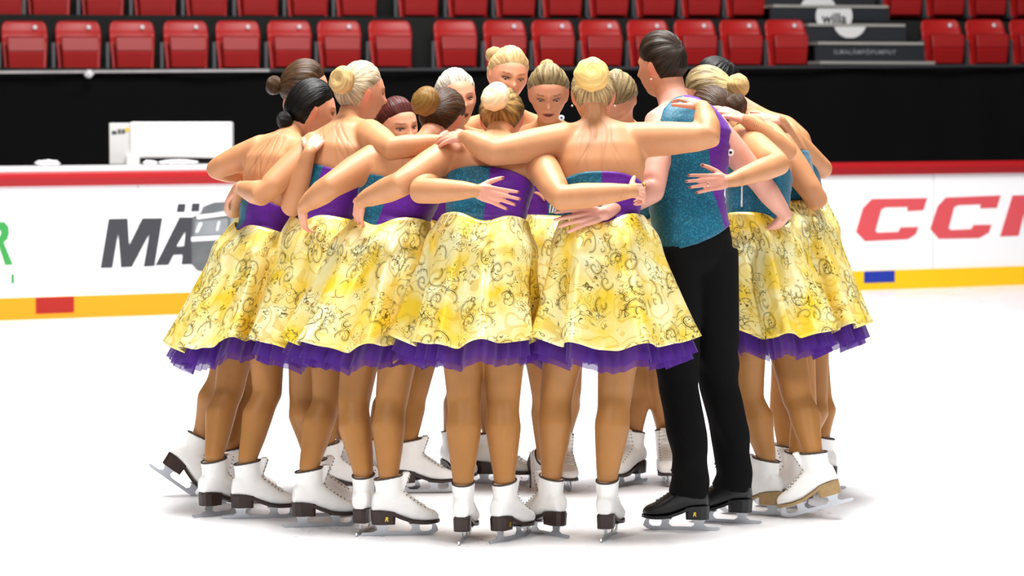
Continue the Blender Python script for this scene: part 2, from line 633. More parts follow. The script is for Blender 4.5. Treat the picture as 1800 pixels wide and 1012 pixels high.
def make_bun(hair, root, c, r, axis, material, flat=0.8, dimple=0.25, name='hair_bun'):
    """coiled bun: a squashed ball with a dimple, strands turning round its axis"""
    a = nrm(axis)
    e1 = nrm(np.cross(a, A(0.31, 0.2, 0.92)))
    e2 = np.cross(a, e1)
    nu, nv = 48, 28
    V, UV = [], []
    for i in range(nv + 1):
        t = math.pi * i / nv
        for j in range(nu):
            f = 2 * math.pi * j / nu
            rr = r * (1 + 0.03 * math.sin(7 * f + 4 * t) + 0.02 * math.sin(3 * f))
            h = math.cos(t)
            dim = dimple * math.exp(-(t / 0.42) ** 2)
            s = max(math.sin(t), 0.004)
            V.append(c + rr * (s * (math.cos(f) * e1 + math.sin(f) * e2)) + a * r * flat * (h - dim))
            UV.append((t / math.pi + 0.10 * f / 6.283, f / 6.283))
    F, UVF = [], []
    for i in range(nv):
        for j in range(nu):
            k = (j + 1) % nu
            q = (i * nu + j, (i + 1) * nu + j, (i + 1) * nu + k, i * nu + k)
            F.append(q)
            UVF.append([(UV[x][0], UV[x][1] + (1 if (k == 0 and x % nu == 0) else 0)) for x in q])
    F += [tuple(range(nu)), tuple(range(nv * nu + nu - 1, nv * nu - 1, -1))]
    UVF += [[(0, 0)] * nu, [(1, 0)] * nu]
    me = bpy.data.meshes.new(name)
    me.from_pydata([tuple(p) for p in V], [], F)
    uv = me.uv_layers.new(name='UVMap')
    k = 0
    for q in UVF:
        for w in q:
            uv.data[k].uv = w
            k += 1
    fix_normals(me)
    o = link(name, me, material, None)
    o.parent = hair
    return o


# ---------------------------------------------------------------- voxel union of a figure
def voxel_union(mb, voxel):
    me = mb.mesh('tmp')
    o = bpy.data.objects.new('tmp', me)
    COL.objects.link(o)
    md = o.modifiers.new('r', 'REMESH')
    md.mode = 'VOXEL'
    md.voxel_size = voxel
    md.adaptivity = 0.0
    dg = bpy.context.evaluated_depsgraph_get()
    dg.update()
    out = bpy.data.meshes.new_from_object(o.evaluated_get(dg), depsgraph=dg)
    bpy.data.objects.remove(o)
    bpy.data.meshes.remove(me)
    return out


def get_co(me):
    v = np.empty(len(me.vertices) * 3)
    me.vertices.foreach_get('co', v)
    return v.reshape(-1, 3)


def get_edges(me):
    e = np.empty(len(me.edges) * 2, np.int64)
    me.edges.foreach_get('vertices', e)
    return e.reshape(-1, 2)


def smooth(co, e, iters, w):
    n = len(co)
    deg = np.bincount(e.ravel(), minlength=n).astype(float)
    deg[deg == 0] = 1
    for it in range(iters):
        k = w(it) if callable(w) else w
        s = np.stack([np.bincount(e[:, 0], co[e[:, 1], a], n) + np.bincount(e[:, 1], co[e[:, 0], a], n) for a in range(3)], 1) / deg[:, None]
        co = co + (s - co) * (k[:, None] if isinstance(k, np.ndarray) else k)
    return co


# ---------------------------------------------------------------- skates (made once, then copied)
def sole_z(x):
    return np.interp(x, [-0.07, -0.01, 0.03, 0.075, 0.12, 0.175], [0.092, 0.088, 0.070, 0.054, 0.050, 0.055])


def sole_w(x):
    return np.interp(x, [-0.074, -0.066, -0.04, 0.0, 0.05, 0.10, 0.14, 0.165, 0.176], [0.008, 0.024, 0.030, 0.029, 0.031, 0.038, 0.036, 0.026, 0.008])


def make_skate_set():
    mb = MB()
    ang = np.arange(24) * 2 * math.pi / 24
    rings = []
    for x, w, top in ((-0.072, 0.016, 0.115), (-0.066, 0.028, 0.15), (-0.04, 0.035, 0.17), (0.0, 0.036, 0.17), (0.04, 0.035, 0.165), (0.075, 0.037, 0.138), (0.11, 0.040, 0.112), (0.14, 0.038, 0.098), (0.162, 0.028, 0.088), (0.174, 0.012, 0.074)):
        b = float(sole_z(x))
        rings.append(np.stack([np.full(24, x), w * np.sign(np.cos(ang)) * np.abs(np.cos(ang)) ** 0.75, (b + top) / 2 + (top - b) / 2 * np.sign(np.sin(ang)) * np.abs(np.sin(ang)) ** 0.8], 1))
    mb.loft(rings)
    rings = []
    for z, x0, x1, w in ((0.10, -0.070, 0.07, 0.034), (0.13, -0.064, 0.066, 0.036), (0.16, -0.058, 0.052, 0.0375), (0.19, -0.060, 0.046, 0.040), (0.214, -0.064, 0.046, 0.0425)):
        rings.append(np.stack([(x0 + x1) / 2 + (x1 - x0) / 2 * np.cos(ang), w * np.sin(ang), np.full(24, z) + (0.010 * np.cos(ang) if z > 0.2 else 0)], 1))
    mb.loft(rings)
    tl = [np.array([(0.047 - 0.004, y * k, z) for y, k in ((-0.022, 1), (0.022, 1))] + [(0.058 + (z - 0.2) * 0.35, y, z) for y in (0.022, -0.022)]) for z, k in ((0.17, 1), (0.21, 1), (0.232, 0.7))]
    mb.loft(tl)
    me = voxel_union(mb, 0.0035 * QUALITY)
    co = smooth(get_co(me), get_edges(me), 7, 0.5)
    co[:, 2] = np.maximum(co[:, 2], sole_z(co[:, 0]) + 0.001)
    me.vertices.foreach_set('co', co.ravel())
    bv = BVHTree.FromPolygons([tuple(p) for p in co], [tuple(p.vertices) for p in me.polygons])
    # sole and heel
    sl = MB()
    xs = np.linspace(-0.074, 0.177, 26)
    rings = [np.array([(x, -sole_w(x), sole_z(x) + .003), (x, sole_w(x), sole_z(x) + .003), (x, sole_w(x), sole_z(x) - .008), (x, -sole_w(x), sole_z(x) - .008)]) for x in xs]
    sl.loft(rings)
    hl = MB()
    prof = [(-0.074, 0.010), (-0.067, 0.025), (-0.045, 0.031), (0.0, 0.0285), (0.008, 0.024)]
    out = [(x, w) for x, w in prof] + [(x, -w) for x, w in prof[::-1]]
    rings = []
    for z, k, sh in ((0.043, 0.94, 0.003), (0.060, 0.96, 0.002), (0.088, 1.0, 0.0)):
        rings.append(np.array([(x * (1 if x < 0 else 1 + (z - .043) * 14) + sh, w * k, z) for x, w in out]))
    hl.loft(rings)
    bl = MB()
    prof = [(-0.112, 0.006), (-0.10, 0.0), (0.140, 0.0), (0.160, 0.006), (0.172, 0.016), (0.168, 0.030), (0.160, 0.044), (0.144, 0.046), (0.150, 0.032), (0.148, 0.020), (0.136, 0.014), (0.112, 0.014), (0.104, 0.022), (0.104, 0.045),
            (0.072, 0.047), (0.076, 0.024), (0.066, 0.014), (-0.006, 0.014), (-0.018, 0.022), (-0.014, 0.044), (-0.058, 0.044), (-0.052, 0.022), (-0.066, 0.014), (-0.108, 0.013)]
    bl.prism(prof, None, -0.002, 0.002)
    bl.box((-0.062, -0.018, 0.040), (-0.008, 0.018, 0.0445))
    bl.box((0.066, -0.024, 0.0405), (0.150, 0.024, 0.045))
    # laces zig-zag over the tongue
    lc = MB()
    ey = lc
    rows = []
    for k in range(11):
        t = k / 10
        x = lerp(0.122, 0.052, t ** 0.8)
        z = lerp(0.108, 0.222, t)
        dr = nrm(A(-0.8 - t * 0.6, 0, -1.0 + t * 0.9))
        pr = []
        for y in (-0.019, 0.019):
            o = A(x, y, z) - dr * 0.08
            h = bv.ray_cast(Vector(o), Vector(dr), 0.2)
            pr.append((np.array(h[0]), np.array(h[1])) if h[0] is not None else None)
        if all(pr):
            rows.append(pr)
    for i, pr in enumerate(rows):
        a, b = pr[0][0] + pr[0][1] * 0.002, pr[1][0] + pr[1][1] * 0.002
        mid = (a + b) / 2 + (pr[0][1] + pr[1][1]) * 0.0025
        lc.tube([a, mid, b], [0.0022] * 3, 6)
        if i + 1 < len(rows):
            n2 = rows[i + 1]
            lc.tube([a, (a + n2[1][0]) / 2 + (pr[0][1]) * 0.004, n2[1][0] + n2[1][1] * .002], [0.002] * 3, 6)
        for q in pr:
            p = q[0] + A(0, 0.007 * np.sign(q[0][1]), 0)
            ey.ellip(p, A(.0022, 0, 0), A(0, .0022, 0), A(0, 0, .0022), 8, 6, 1)
    rim = MB()
    th = np.arange(25) * 2 * math.pi / 24
    pts = [A(-0.009 + 0.052 * math.cos(t), 0.0385 * math.sin(t), 0.214 + 0.009 * math.cos(t)) for t in th]
    rim.tube(pts, [0.0035] * 25, 8, cap=False)
    return dict(boot=me, sole=sl.mesh('sole'), heel=hl.mesh('heel'), blade=bl.mesh('blade'), lacing=lc.mesh('lacing'), cuff=rim.mesh('cuff'))


SK = make_skate_set()
for k, me in SK.items():
    if k != 'boot':
        fix_normals(me)
    me.polygons.foreach_set('use_smooth', [k in ('boot', 'lacing', 'cuff')] * len(me.polygons))
SK['man_boot'] = SK['boot'].copy()
SK['tan_heel'] = SK['heel'].copy()
SK['tan_sole'] = SK['sole'].copy()
SK['man_sole'] = SK['sole'].copy()
SK['man_heel'] = SK['heel'].copy()
SK['man_lacing'] = SK['lacing'].copy()
SK['man_cuff'] = SK['cuff'].copy()
for k, mm in (('boot', 'boot'), ('sole', 'heel'), ('heel', 'heel'), ('blade', 'steel'), ('lacing', 'lace'), ('cuff', 'lining'), ('man_boot', 'blackboot'), ('tan_heel', 'tanheel'), ('tan_sole', 'tanheel'), ('man_sole', 'blackboot'), ('man_heel', 'blackboot'), ('man_lacing', 'blackboot'), ('man_cuff', 'blackboot')):
    SK[k].materials.append(M[mm])
SK['lacing'].materials.append(M['eyelet'])
SK['man_lacing'].materials.append(M['blackboot'])


def text_mesh(txt, size, extrude=0.001, shear=0.0, bold=0.0, spacing=1.0):
    cu = bpy.data.curves.new('txt', 'FONT')
    cu.body = txt
    cu.size = size
    cu.extrude = extrude
    cu.shear = shear
    cu.offset = bold
    cu.space_character = spacing
    cu.align_x = 'CENTER'
    cu.align_y = 'CENTER'
    o = bpy.data.objects.new('txt', cu)
    COL.objects.link(o)
    dg = bpy.context.evaluated_depsgraph_get()
    dg.update()
    me = bpy.data.meshes.new_from_object(o.evaluated_get(dg), depsgraph=dg)
    bpy.data.objects.remove(o)
    return me


EMBLEM = text_mesh('R', 0.022, 0.0008, 0.2, 0.0006)
EMBLEM.materials.append(M['gold'])


def add_skate(root, pos, yaw, pitch=0.0, style='white', emblem=0):
    """pos: the blade's bottom under the ankle; pitch > 0 lifts the heel"""
    f, r = yawvec(yaw), yawright(yaw)
    p = math.radians(pitch)
    fx = f * math.cos(p) - A(0, 0, 1) * math.sin(p)
    uz = f * math.sin(p) + A(0, 0, 1) * math.cos(p)
    Mx = Matrix(((fx[0], -r[0], uz[0], pos[0]), (fx[1], -r[1], uz[1], pos[1]), (fx[2], -r[2], uz[2], pos[2]), (0, 0, 0, 1)))
    man = style == 'black'
    b = bpy.data.objects.new('ice_skate', SK['man_boot' if man else 'boot'])
    COL.objects.link(b)
    b.parent = root
    b.matrix_basis = root.matrix_basis.inverted() @ Mx
    tan = style == 'tan'
    for nm, key in (('sole', 'man_sole' if man else 'tan_sole' if tan else 'sole'), ('heel', 'man_heel' if man else 'tan_heel' if tan else 'heel'), ('blade', 'blade'), ('lacing', 'man_lacing' if man else 'lacing'), ('cuff', 'man_cuff' if man else 'cuff')):
        o = bpy.data.objects.new(nm, SK[key])
        COL.objects.link(o)
        o.parent = b
    if emblem:
        o = bpy.data.objects.new('heel_emblem', EMBLEM)
        COL.objects.link(o)
        o.parent = b
        o.matrix_basis = Matrix.Translation((-0.022, -0.0315 * emblem, 0.063)) @ Matrix.Rotation(math.pi / 2, 4, 'X') if emblem > 0 else Matrix.Translation((-0.022, 0.0315, 0.063)) @ Matrix.Rotation(math.pi, 4, 'Z') @ Matrix.Rotation(math.pi / 2, 4, 'X')
    Mn = np.array(Mx)
    return lambda x, y, z: Mn[:3, :3] @ A(x, y, z) + Mn[:3, 3]


# ---------------------------------------------------------------- hands
def add_hand(seg, W, d, n, side, curl=(12, 18, 12), sc=0.9, tone='hand', nail=True, spread=1.0, thumb_out=0.75):
    """W wrist, d towards the knuckles, n out of the back of the hand, side +1 for a right hand"""
    d = nrm(d)
    n = nrm(n - d * np.dot(n, d))
    t = np.cross(d, n) * (-1 if side > 0 else 1)
    FN = ((0.027, 0.086, (0.042, 0.026, 0.020), 7), (0.009, 0.090, (0.046, 0.029, 0.021), 1), (-0.009, 0.086, (0.042, 0.027, 0.020), -5), (-0.0265, 0.077, (0.033, 0.020, 0.018), -13))
    nails = []
    for k, (off, kd, ph, sp) in enumerate(FN):
        kn = W + sc * (d * kd + t * off - n * 0.002 * abs(off) / 0.01)
        seg.append(('tube', [W + t * off * 0.45 * sc + d * 0.004, W + sc * (d * kd * 0.55 + t * off * 0.8), kn], [0.0125 * sc, 0.0130 * sc, 0.0098 * sc], tone))
        a = math.radians(sp * spread)
        dd = d * math.cos(a) + t * math.sin(a)
        p = kn
        pts, rr = [kn], [0.0090 * sc]
        tot = 0
        for j in range(3):
            tot += math.radians(curl[j] * (1 + 0.10 * k))
            q = p + sc * ph[j] * (dd * math.cos(tot) - n * math.sin(tot))
            pts.append(q)
            rr.append((0.0082, 0.0075, 0.0062)[j] * sc)
            p = q
        seg.append(('tube', pts, rr, tone))
        nn = n * math.cos(tot) + dd * math.sin(tot)
        nails.append(pts[-1] + nn * 0.006 * sc)
    tb = W + sc * (d * 0.022 + t * 0.014 - n * 0.006)
    td = nrm(d * 0.72 + t * thumb_out - n * 0.18)
    k1 = tb + td * 0.044 * sc
    td2 = nrm(td + d * 0.35 - n * 0.1)
    k2 = k1 + td2 * 0.034 * sc
    k3 = k2 + nrm(td2 + d * 0.25 - n * 0.15) * 0.026 * sc
    seg.append(('tube', [tb, k1, k2, k3], [0.0150 * sc, 0.0115 * sc, 0.0098 * sc, 0.0078 * sc], tone))
    nails.append(k3 + n * 0.007 * sc)
    return nails if nail else []


TONES = {'mesh': T_MESH, 'hand': T_HAND, 'skin': T_SKIN, 'pale': T_PALE, 'tight': T_TIGHT}


# ---------------------------------------------------------------- people
def person(label, spec):
    s = spec
    man = s.get('man', False)
    yaw = s['yaw']
    w = s.get('w', 1.0)
    ag = s.get('arm', 1.0)
    lg = s.get('leg', 1.0)
    pel, wai = P(*s['pelvis']), P(*s['waist'])
    nek = P(*s['neck'])
    shL, shR = P(*s['shL']), P(*s['shR'])
    hc = P(*s['head'])
    RH = head_frame(*s['hdir'])
    f, r = yawvec(yaw), yawright(yaw)
    root = empty('person', (pel[0], pel[1], 0))
    bpy.context.view_layer.update()
    tag(root, label, 'person', 'skaters huddled in a ring on the ice')
    seg = []                                   # (kind, pts, radii, tone)
    # torso rings
    che = (shL + shR) / 2 * 0.55 + nek * 0.1 + wai * 0.35
    side = nrm(nrm(shR - shL) + r * 0.5)
    shm = (shL + shR) / 2
    hw = np.linalg.norm(shR - shL) / 2
    axis = [(pel - A(0, 0, 0.10), .120, .085), (pel - A(0, 0, .05), .150, .108), (pel, .158, .116), (lerp(pel, wai, .55), .146, .110), (wai, .130, .098), (lerp(wai, che, .5), .140, .104), (che, .158, .112), (lerp(che, shm, .62), .158, .100), (lerp(shm, nek, .30), min(.135, hw), .074), (lerp(shm, nek, .75), .075, .056), (nek + (nek - shm) * .15, .050, .048)]
    if man:
        axis = [(c, a * k, b) for (c, a, b), k in zip(axis, (1, .98, .98, 1.0, 1.12, 1.14, 1.12, 1.1, 1.1, 1.05, 1.1))]
    NR = 32
    ang = np.arange(NR) * 2 * math.pi / NR

    def ring(c, a, b, i, pad=0.0):
        up = nrm(axis[min(i + 1, len(axis) - 1)][0] - axis[max(i - 1, 0)][0])
        t = i / (len(axis) - 1)
        sd = nrm(lerp(r, nrm(shR - shL), sstep((t - .2) / .5)))
        sd = nrm(sd - up * np.dot(sd, up))
        fr = np.cross(up, sd)
        ca, sa = np.cos(ang), np.sin(ang)
        ex = 0.86
        cx, sy = np.sign(ca) * np.abs(ca) ** ex, np.sign(sa) * np.abs(sa) ** ex
        return c + np.outer((a * w + pad) * cx, sd) + np.outer((b * (0.5 + w / 2) + pad) * sy, fr), sd, fr

    torso = [ring(c, a, b, i)[0] for i, (c, a, b) in enumerate(axis)]
    # glutes and shoulder blades soften the loft
    body = MB()
    body.loft(torso)
    tone_torso = 'pale' if man else 'mesh'
    caps = [((axis[i][0]), (axis[i + 1][0]), (axis[i][1] + axis[i][2]) / 2 * w, tone_torso) for i in range(len(axis) - 1)]
    # neck
    jaw = hc + RH.T @ A(0, -0.028, -0.070)
    nr = 0.058 if man else 0.047
    seg.append(('tube', [nek - (jaw - nek) * 0.3, lerp(nek, jaw, 0.5), jaw + (jaw - nek) * 0.15], [nr * 1.15, nr, nr * 1.05], 'skin'))
    for sh in (shL, shR):
        seg.append(('tube', [lerp(nek, jaw, 0.25), lerp(nek, sh, .5) + A(0, 0, 0.005), sh], [.036, .042, .050 * ag], tone_torso))
    # arms
    nails = []
    holds = {}
    for sd, sh, key in ((-1, shL, 'armL'), (1, shR, 'armR')):
        a = s.get(key)
        if a is None:
            out = nrm(sh - shm)
            el = sh + out * 0.20 - A(0, 0, 0.10) - f * 0.08
            wr = el + out * 0.16 + A(0, 0, 0.05) + f * 0.12
            tip = wr + out * 0.1 + f * 0.08
            n, curl, o = A(0, 0, 1) - f * 0.5, (15, 20, 15), {}
        else:
            el, wr, tip = P(*a[0]), P(*a[1]), P(*a[2])
            n = nrm(A(*a[3]))
            o = a[4] if len(a) > 4 else {}
            curl = o.get('curl', (12, 18, 12))
        g = ag * o.get('g', 1.0)
        tn = 'pale' if man else 'mesh'
        in_ = lerp(sh, che, 0.30)
        ua, fa = lerp(sh, el, .45), lerp(el, wr, .32)
        dhand = nrm(tip - wr)
        seg.append(('tube', [in_, sh, ua, lerp(sh, el, .85), el, fa, lerp(el, wr, .75), wr], [.050 * g, .056 * g, .052 * g, .044 * g, .0415 * g, .042 * g, .0325 * g, .0255 * (0.5 + g / 2)], tn))
        seg.append(('tube', [lerp(el, wr, .93), wr + dhand * 0.012], [.0245, .0235], 'hand' if not man else 'pale'))
        nails += add_hand(seg, wr, dhand, n, sd, curl, s.get('hand', 0.92), 'pale' if man else 'hand', not man and o.get('nail', True), o.get('spread', 1.0), o.get('thumb', .75))
        holds[key] = (wr, dhand, n, sd)
    # legs and skates
    feet = {}
    for sd, key, kk in ((-1, 'footL', 'kneeL'), (1, 'footR', 'kneeR')):
        ft = s[key]
        if ft[0] == 'g':
            pos, py, pp = G(ft[1], ft[2]), ft[3], 0.0
        else:
            pos, py, pp = P(ft[1], ft[2], ft[3]), ft[4], ft[5]
        st = s.get('skate', 'black' if man else 'white')
        loc = add_skate(root, pos, py, pp, st, s.get('emblem', {}).get(key, 0))
        an = loc(-0.008, 0, 0.165)
        an0 = loc(-0.006, 0, 0.125)
        shin = loc(-0.010, 0, 0.225)
        hip = pel + r * sd * 0.080 * w - A(0, 0, 0.02)
        if kk in s:
            Dm = (hip[1] + shin[1]) / 2 + f[1] * 0.02
            kn = P(s[kk][0], s[kk][1], Dm + (s[kk][2] if len(s[kk]) > 2 else 0))
        else:
            kn = lerp(hip, shin, .53) + f * 0.03
        calf = lerp(kn, shin, .34) - f * 0.014
        ff = yawvec(py)
        seg.append(('tube', [hip, lerp(hip, kn, .5), lerp(hip, kn, .86), kn, lerp(kn, shin, .14) - f * .006, calf, lerp(kn, shin, .68) - f * .004, shin, an, an0], [.084 * lg, .079 * lg, .062 * lg, .057 * lg, .054 * lg, .060 * lg, .048 * lg, .0375 * (.5 + lg / 2), .034, .032], 'tight' if not man else 'mesh'))
        feet[sd] = (hip, kn, shin, an, loc)
    for kind, pts, rr, tn in seg:
        body.tube(pts, rr, 16 if rr[0] > 0.02 else 10)
        for i in range(len(pts) - 1):
            caps.append((pts[i], pts[i + 1], (rr[i] + rr[i + 1]) / 2, tn))
    # head
    d = sphere_dirs(72, 60)
    hv = hc + head_form(d) @ RH
    body.loft([hv[i * 72:(i + 1) * 72] for i in range(60)])
    caps.append((hc + RH.T @ A(0, 0, -0.04), hc + RH.T @ A(0, 0, 0.04), 0.085, 'head'))
    for sx in (-1, 1):
        ec = hc + RH.T @ A(sx * 0.074, -0.006, -0.010)
        body.ellip(ec, RH.T @ A(0.005, sx * -0.004, 0), RH.T @ A(sx * 0.006, 0.017, 0.003), RH.T @ A(sx * 0.004, -0.004, 0.031), 14, 10)
    far = s.get('far', False)
    vox = (0.0048 if far else 0.0036) * QUALITY
    me = voxel_union(body, vox)
    co, e = get_co(me), get_edges(me)
    # nearest segment for every vertex
    best = np.full(len(co), 1e9)
    cls = np.zeros(len(co), int)
    names = ['mesh', 'hand', 'skin', 'pale', 'tight', 'head']
    for a, b, rr, tn in caps:
        ab = b - a
        L = np.dot(ab, ab) + 1e-12
        t = np.clip((co - a) @ ab / L, 0, 1)
        dist = np.linalg.norm(co - a - t[:, None] * ab, axis=1) - rr
        k = dist < best
        best[k] = dist[k]
        cls[k] = names.index(tn)
    loc_h = (co - hc) @ RH.T
    inhead = np.linalg.norm(loc_h / A(HAX, HAY, HAZ), axis=1) < 1.35
    fine = (cls == 1) | ((cls == 5) & inhead)
    pale_hand = np.zeros(len(co), bool)
    for key, (wr, dh, n, sd) in holds.items():
        q = (co - wr) @ dh
        pale_hand |= (q > -0.01) & (np.linalg.norm(co - wr, axis=1) < 0.22) & (cls == 3)
    fine |= pale_hand
    kbody = np.where(fine, 0.0, 0.5)
    kfirst = np.where(fine, 0.35, 0.5)
    its = int(44 / max(1, QUALITY) ** 2)
    co = smooth(co, e, its, lambda it: kfirst if it < 2 else kbody)
    # sheer top folds: fine vertical gathers between the shoulder blades and rings at the wrists
    if not man:
        nrmv = np.zeros_like(co)
        me.vertices.foreach_set('co', co.ravel())
        me.update()
        nv = np.empty(len(co) * 3)
        me.vertices.foreach_get('normal', nv)
        nv = nv.reshape(-1, 3)
        amp = s.get('folds', 0.0)
        sd_ = nrm(shR - shL)
        fr_ = nrm(np.cross(sd_, nek - wai)) 
        u = (co - shm) @ sd_
        h = (co - shm) @ nrm(nek - wai)
        back = ((co - shm) @ fr_ * np.sign(np.dot(fr_, f)) < 0.0) & (cls == 0)
        win = np.exp(-(u / 0.11) ** 4) * np.exp(-((h + 0.02) / 0.10) ** 2)
        disp = np.zeros(len(co))
        gf = np.random.default_rng(s.get('seed', 1))
        for ck in np.linspace(-0.085, 0.085, 7):
            cu = (ck + gf.normal(0, .010)) * (0.55 - h * 4.5) + 0.012 * np.sin(h * 30 + gf.random() * 6) + 0.02 * gf.normal()
            w_ = 0.0035 + 0.003 * gf.random()
            disp -= amp * (0.5 + gf.random()) * win * back * np.exp(-((u - cu) / w_) ** 2)
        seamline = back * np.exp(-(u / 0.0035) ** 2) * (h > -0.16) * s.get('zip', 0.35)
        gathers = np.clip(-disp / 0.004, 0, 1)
        for key, (wr, dh, n, sd) in holds.items():
            a = s.get(key)
            if a is None:
                continue
            ax = nrm(wr - P(*a[0]))
            q = (co - wr) @ ax
            near = np.linalg.norm(co - wr - q[:, None] * ax, axis=1) < 0.05
            disp = disp + 0.0013 * near * np.exp(-((q + 0.035) / 0.022) ** 2) * np.sin(q * 760) * (cls == 0)
        co = co + nv * disp[:, None]
    me.vertices.foreach_set('co', co.ravel())
    # tones
    face_t = T_SKIN * s.get('facetone', 1.0)  # scales face skin up in place of light inside the ring
    col = np.empty((len(co), 4))
    col[:, 3] = 1
    pal = np.array([T_MESH, T_HAND, face_t, T_PALE, T_TIGHT, face_t])
    col[:, :3] = pal[cls]
    if man:
        col[cls == 0, :3] = T_PALE
    if not man:
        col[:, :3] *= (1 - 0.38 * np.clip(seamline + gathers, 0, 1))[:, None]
    for nl in nails:
        k = sstep(1.25 - np.linalg.norm(co - nl, axis=1) / 0.0075)[:, None]
        col[:, :3] = col[:, :3] * (1 - k) + T_NAIL * k
    lh = (co - hc) @ RH.T

    def paint(c, sx, sz, tone, amt=1.0, front=True):
        q = ((lh[:, 0] - c[0]) / sx) ** 2 + ((lh[:, 2] - c[1]) / sz) ** 2
        k = (amt * sstep((1.35 - q) / 0.6) * (lh[:, 1] > 0.03) * (np.linalg.norm(lh, axis=1) < 0.17))[:, None]
        col[:, :3] = col[:, :3] * (1 - k) + tone * k
    mo = s.get('mouth', 0.0)
    keep_col = col.copy()
    paint((0, -0.0585), 0.023, 0.0075 + mo * 0.5, T_LIP)
    if mo:
        paint((0, -0.0590), 0.016, mo, np.array(srgb(40, 12, 14)[:3]))
    for sx in (-1, 1):
        paint((sx * 0.032, 0.027), 0.017, 0.0026, s.get('brow', T_BROW), 0.6)
        paint((sx * 0.031, 0.010), 0.017, 0.0080, np.array(srgb(150, 96, 74)[:3]), 0.5)
        paint((sx * 0.0315, 0.0075), 0.0150, 0.0030, T_LASH, 1.0)
        for yy in (0,):
            ec = A(sx * 0.076, -0.006, -0.01)
            k = (sstep(1.3 - np.linalg.norm((lh - ec) / A(.014, .026, .04), axis=1)) * 0.45)[:, None]
            col[:, :3] = col[:, :3] * (1 - k) + np.array(srgb(226, 110, 86)[:3]) * k
    if s.get('plain'):
        col = keep_col
    at = me.color_attributes.new('tone', 'FLOAT_COLOR', 'POINT')
    at.data.foreach_set('color', col.ravel())
    me.materials.clear()
    o = link('body', me, M['skin'])
    keep(o, root)
    # eyes
    if s.get('eyes'):
        for sx in (-1, 1):
            mb = MB()
            p = hc + RH.T @ A(sx * 0.031, 0, 0.0045)
            dd = np.array([(sx * 0.031 / HAX, 1.0, 0.0045 / HAZ)])
            dd /= np.linalg.norm(dd)
            hp = head_form(dd)[0]
            p = hc + RH.T @ A(sx * 0.031, hp[1] - 0.0012, 0.0040)
            mb.ellip(p, RH.T @ A(0.0115, sx * -0.0025, 0), RH.T @ A(0, 0.0042, 0), RH.T @ A(0, 0, 0.0034), 20, 12)
            eo = mb.build('eye', M['eye_white'])
            keep(eo, root)
            mb = MB()
            g = s.get('gaze', (0, 0))
            mb.ellip(p + RH.T @ A(g[0], 0.0032, g[1] - .0005), RH.T @ A(0.0054, 0, 0), RH.T @ A(0, 0.0022, 0), RH.T @ A(0, 0, 0.0036), 16, 10)
            io = mb.build('iris', M['iris'])
            io.parent = eo
    # hair
    hm, bm_ = s['hair']
    bun = s.get('bun')
    if bun:
        bc = P(*bun[:3])
        bd = RH @ nrm(bc - hc)
    else:
        bd = nrm(A(*s.get('swirl', (0, -0.8, 0.6))))
    ho = make_hair(root, hc, RH, HAIR[hm], bd, s.get('thick', 0.011), man, s.get('hl', 0.0))
    if bun:
        br = bun[3] * bun[2] / FPX
        make_bun(ho, root, bc, br, s.get('bunaxis', tuple(bc - hc)), HAIR[bm_], bun[4] if len(bun) > 4 else 0.85, s.get('dimple', 0.2))
    # garments
    HEM = s.get('top', 0.0)
    top_i = 5.85 + HEM
    NT = 72
    a2 = np.arange(NT) * 2 * math.pi / NT + math.pi / 2
    cs = [(c, a, b) for c, a, b in axis]

    def torso_at(t, pad):
        i = int(min(max(math.floor(t), 0), len(axis) - 2))
        k = t - i
        C = lerp(cs[i][0], cs[i + 1][0], k)
        aa, bb = lerp(cs[i][1], cs[i + 1][1], k), lerp(cs[i][2], cs[i + 1][2], k)
        up = nrm(lerp(axis[min(i + 1, len(axis) - 1)][0] - axis[max(i - 1, 0)][0], axis[min(i + 2, len(axis) - 1)][0] - axis[i][0], k))
        tt = t / (len(axis) - 1)
        sd = nrm(lerp(r, nrm(shR - shL), sstep((tt - .2) / .5)))
        sd = nrm(sd - up * np.dot(sd, up))
        fr = np.cross(up, sd)
        return C, aa * w + pad, bb * (0.5 + w / 2) + pad, sd, fr

    def garment(name, t0, t1, pad, mats, n=18, top=None, bottom=None, parent=root, split=None, wrinkle=0.0, twist=None):
        rows = []
        for j in range(n + 1):
            row = []
            for th_ in a2:
                th = th_ if twist is None else th_ + twist(j / n)
                tt = t1 if top is None else t1 + top(th)
                t = lerp(t0 if bottom is None else t0 + bottom(th), tt, j / n)
                C, aa, bb, sd, fr = torso_at(t, (pad if not man else pad + 0.014 * sstep((t - 6.4) / 1.6)) + wrinkle * (math.sin(t * 16 + 2 * math.sin(th * 3)) + .6 * math.sin(t * 9 + th * 5)))
                ca, sa = math.cos(th), math.sin(th)
                ex = 0.86
                row.append(C + sd * aa * math.copysign(abs(ca) ** ex, ca) + fr * bb * math.copysign(abs(sa) ** ex, sa))
            rows.append(np.array(row))
        mb = MB()
        mb.loft(rows, True, False)
        inner = [rw * 1.0 for rw in rows]
        me_ = mb.mesh(name)
        fix_normals(me_)
        if split is not None:
            idx = []
            for p_ in me_.polygons:
                c_ = p_.index % NT
                jj = p_.index // NT
                idx.append(split((a2[c_] + a2[(c_ + 1) % NT]) / 2 if c_ < NT - 1 else a2[c_] + math.pi / NT, jj / n))
            me_.polygons.foreach_set('material_index', idx)
        og = link(name, me_, mats)
        keep(og, parent)
        md = og.modifiers.new('thick', 'SOLIDIFY')
        md.thickness = 0.004
        md.offset = -1
        return og

    seam = s.get('seam', 0.0)

    def two_tone(th, t):
        th = (th + math.pi) % (2 * math.pi) - math.pi      # 0 = right, pi/2 = front, -pi/2 = back
        if -math.pi < th < 0:
            return 0 if th < -math.pi / 2 + seam else 1
        return 0 if th > math.pi / 2 else 1

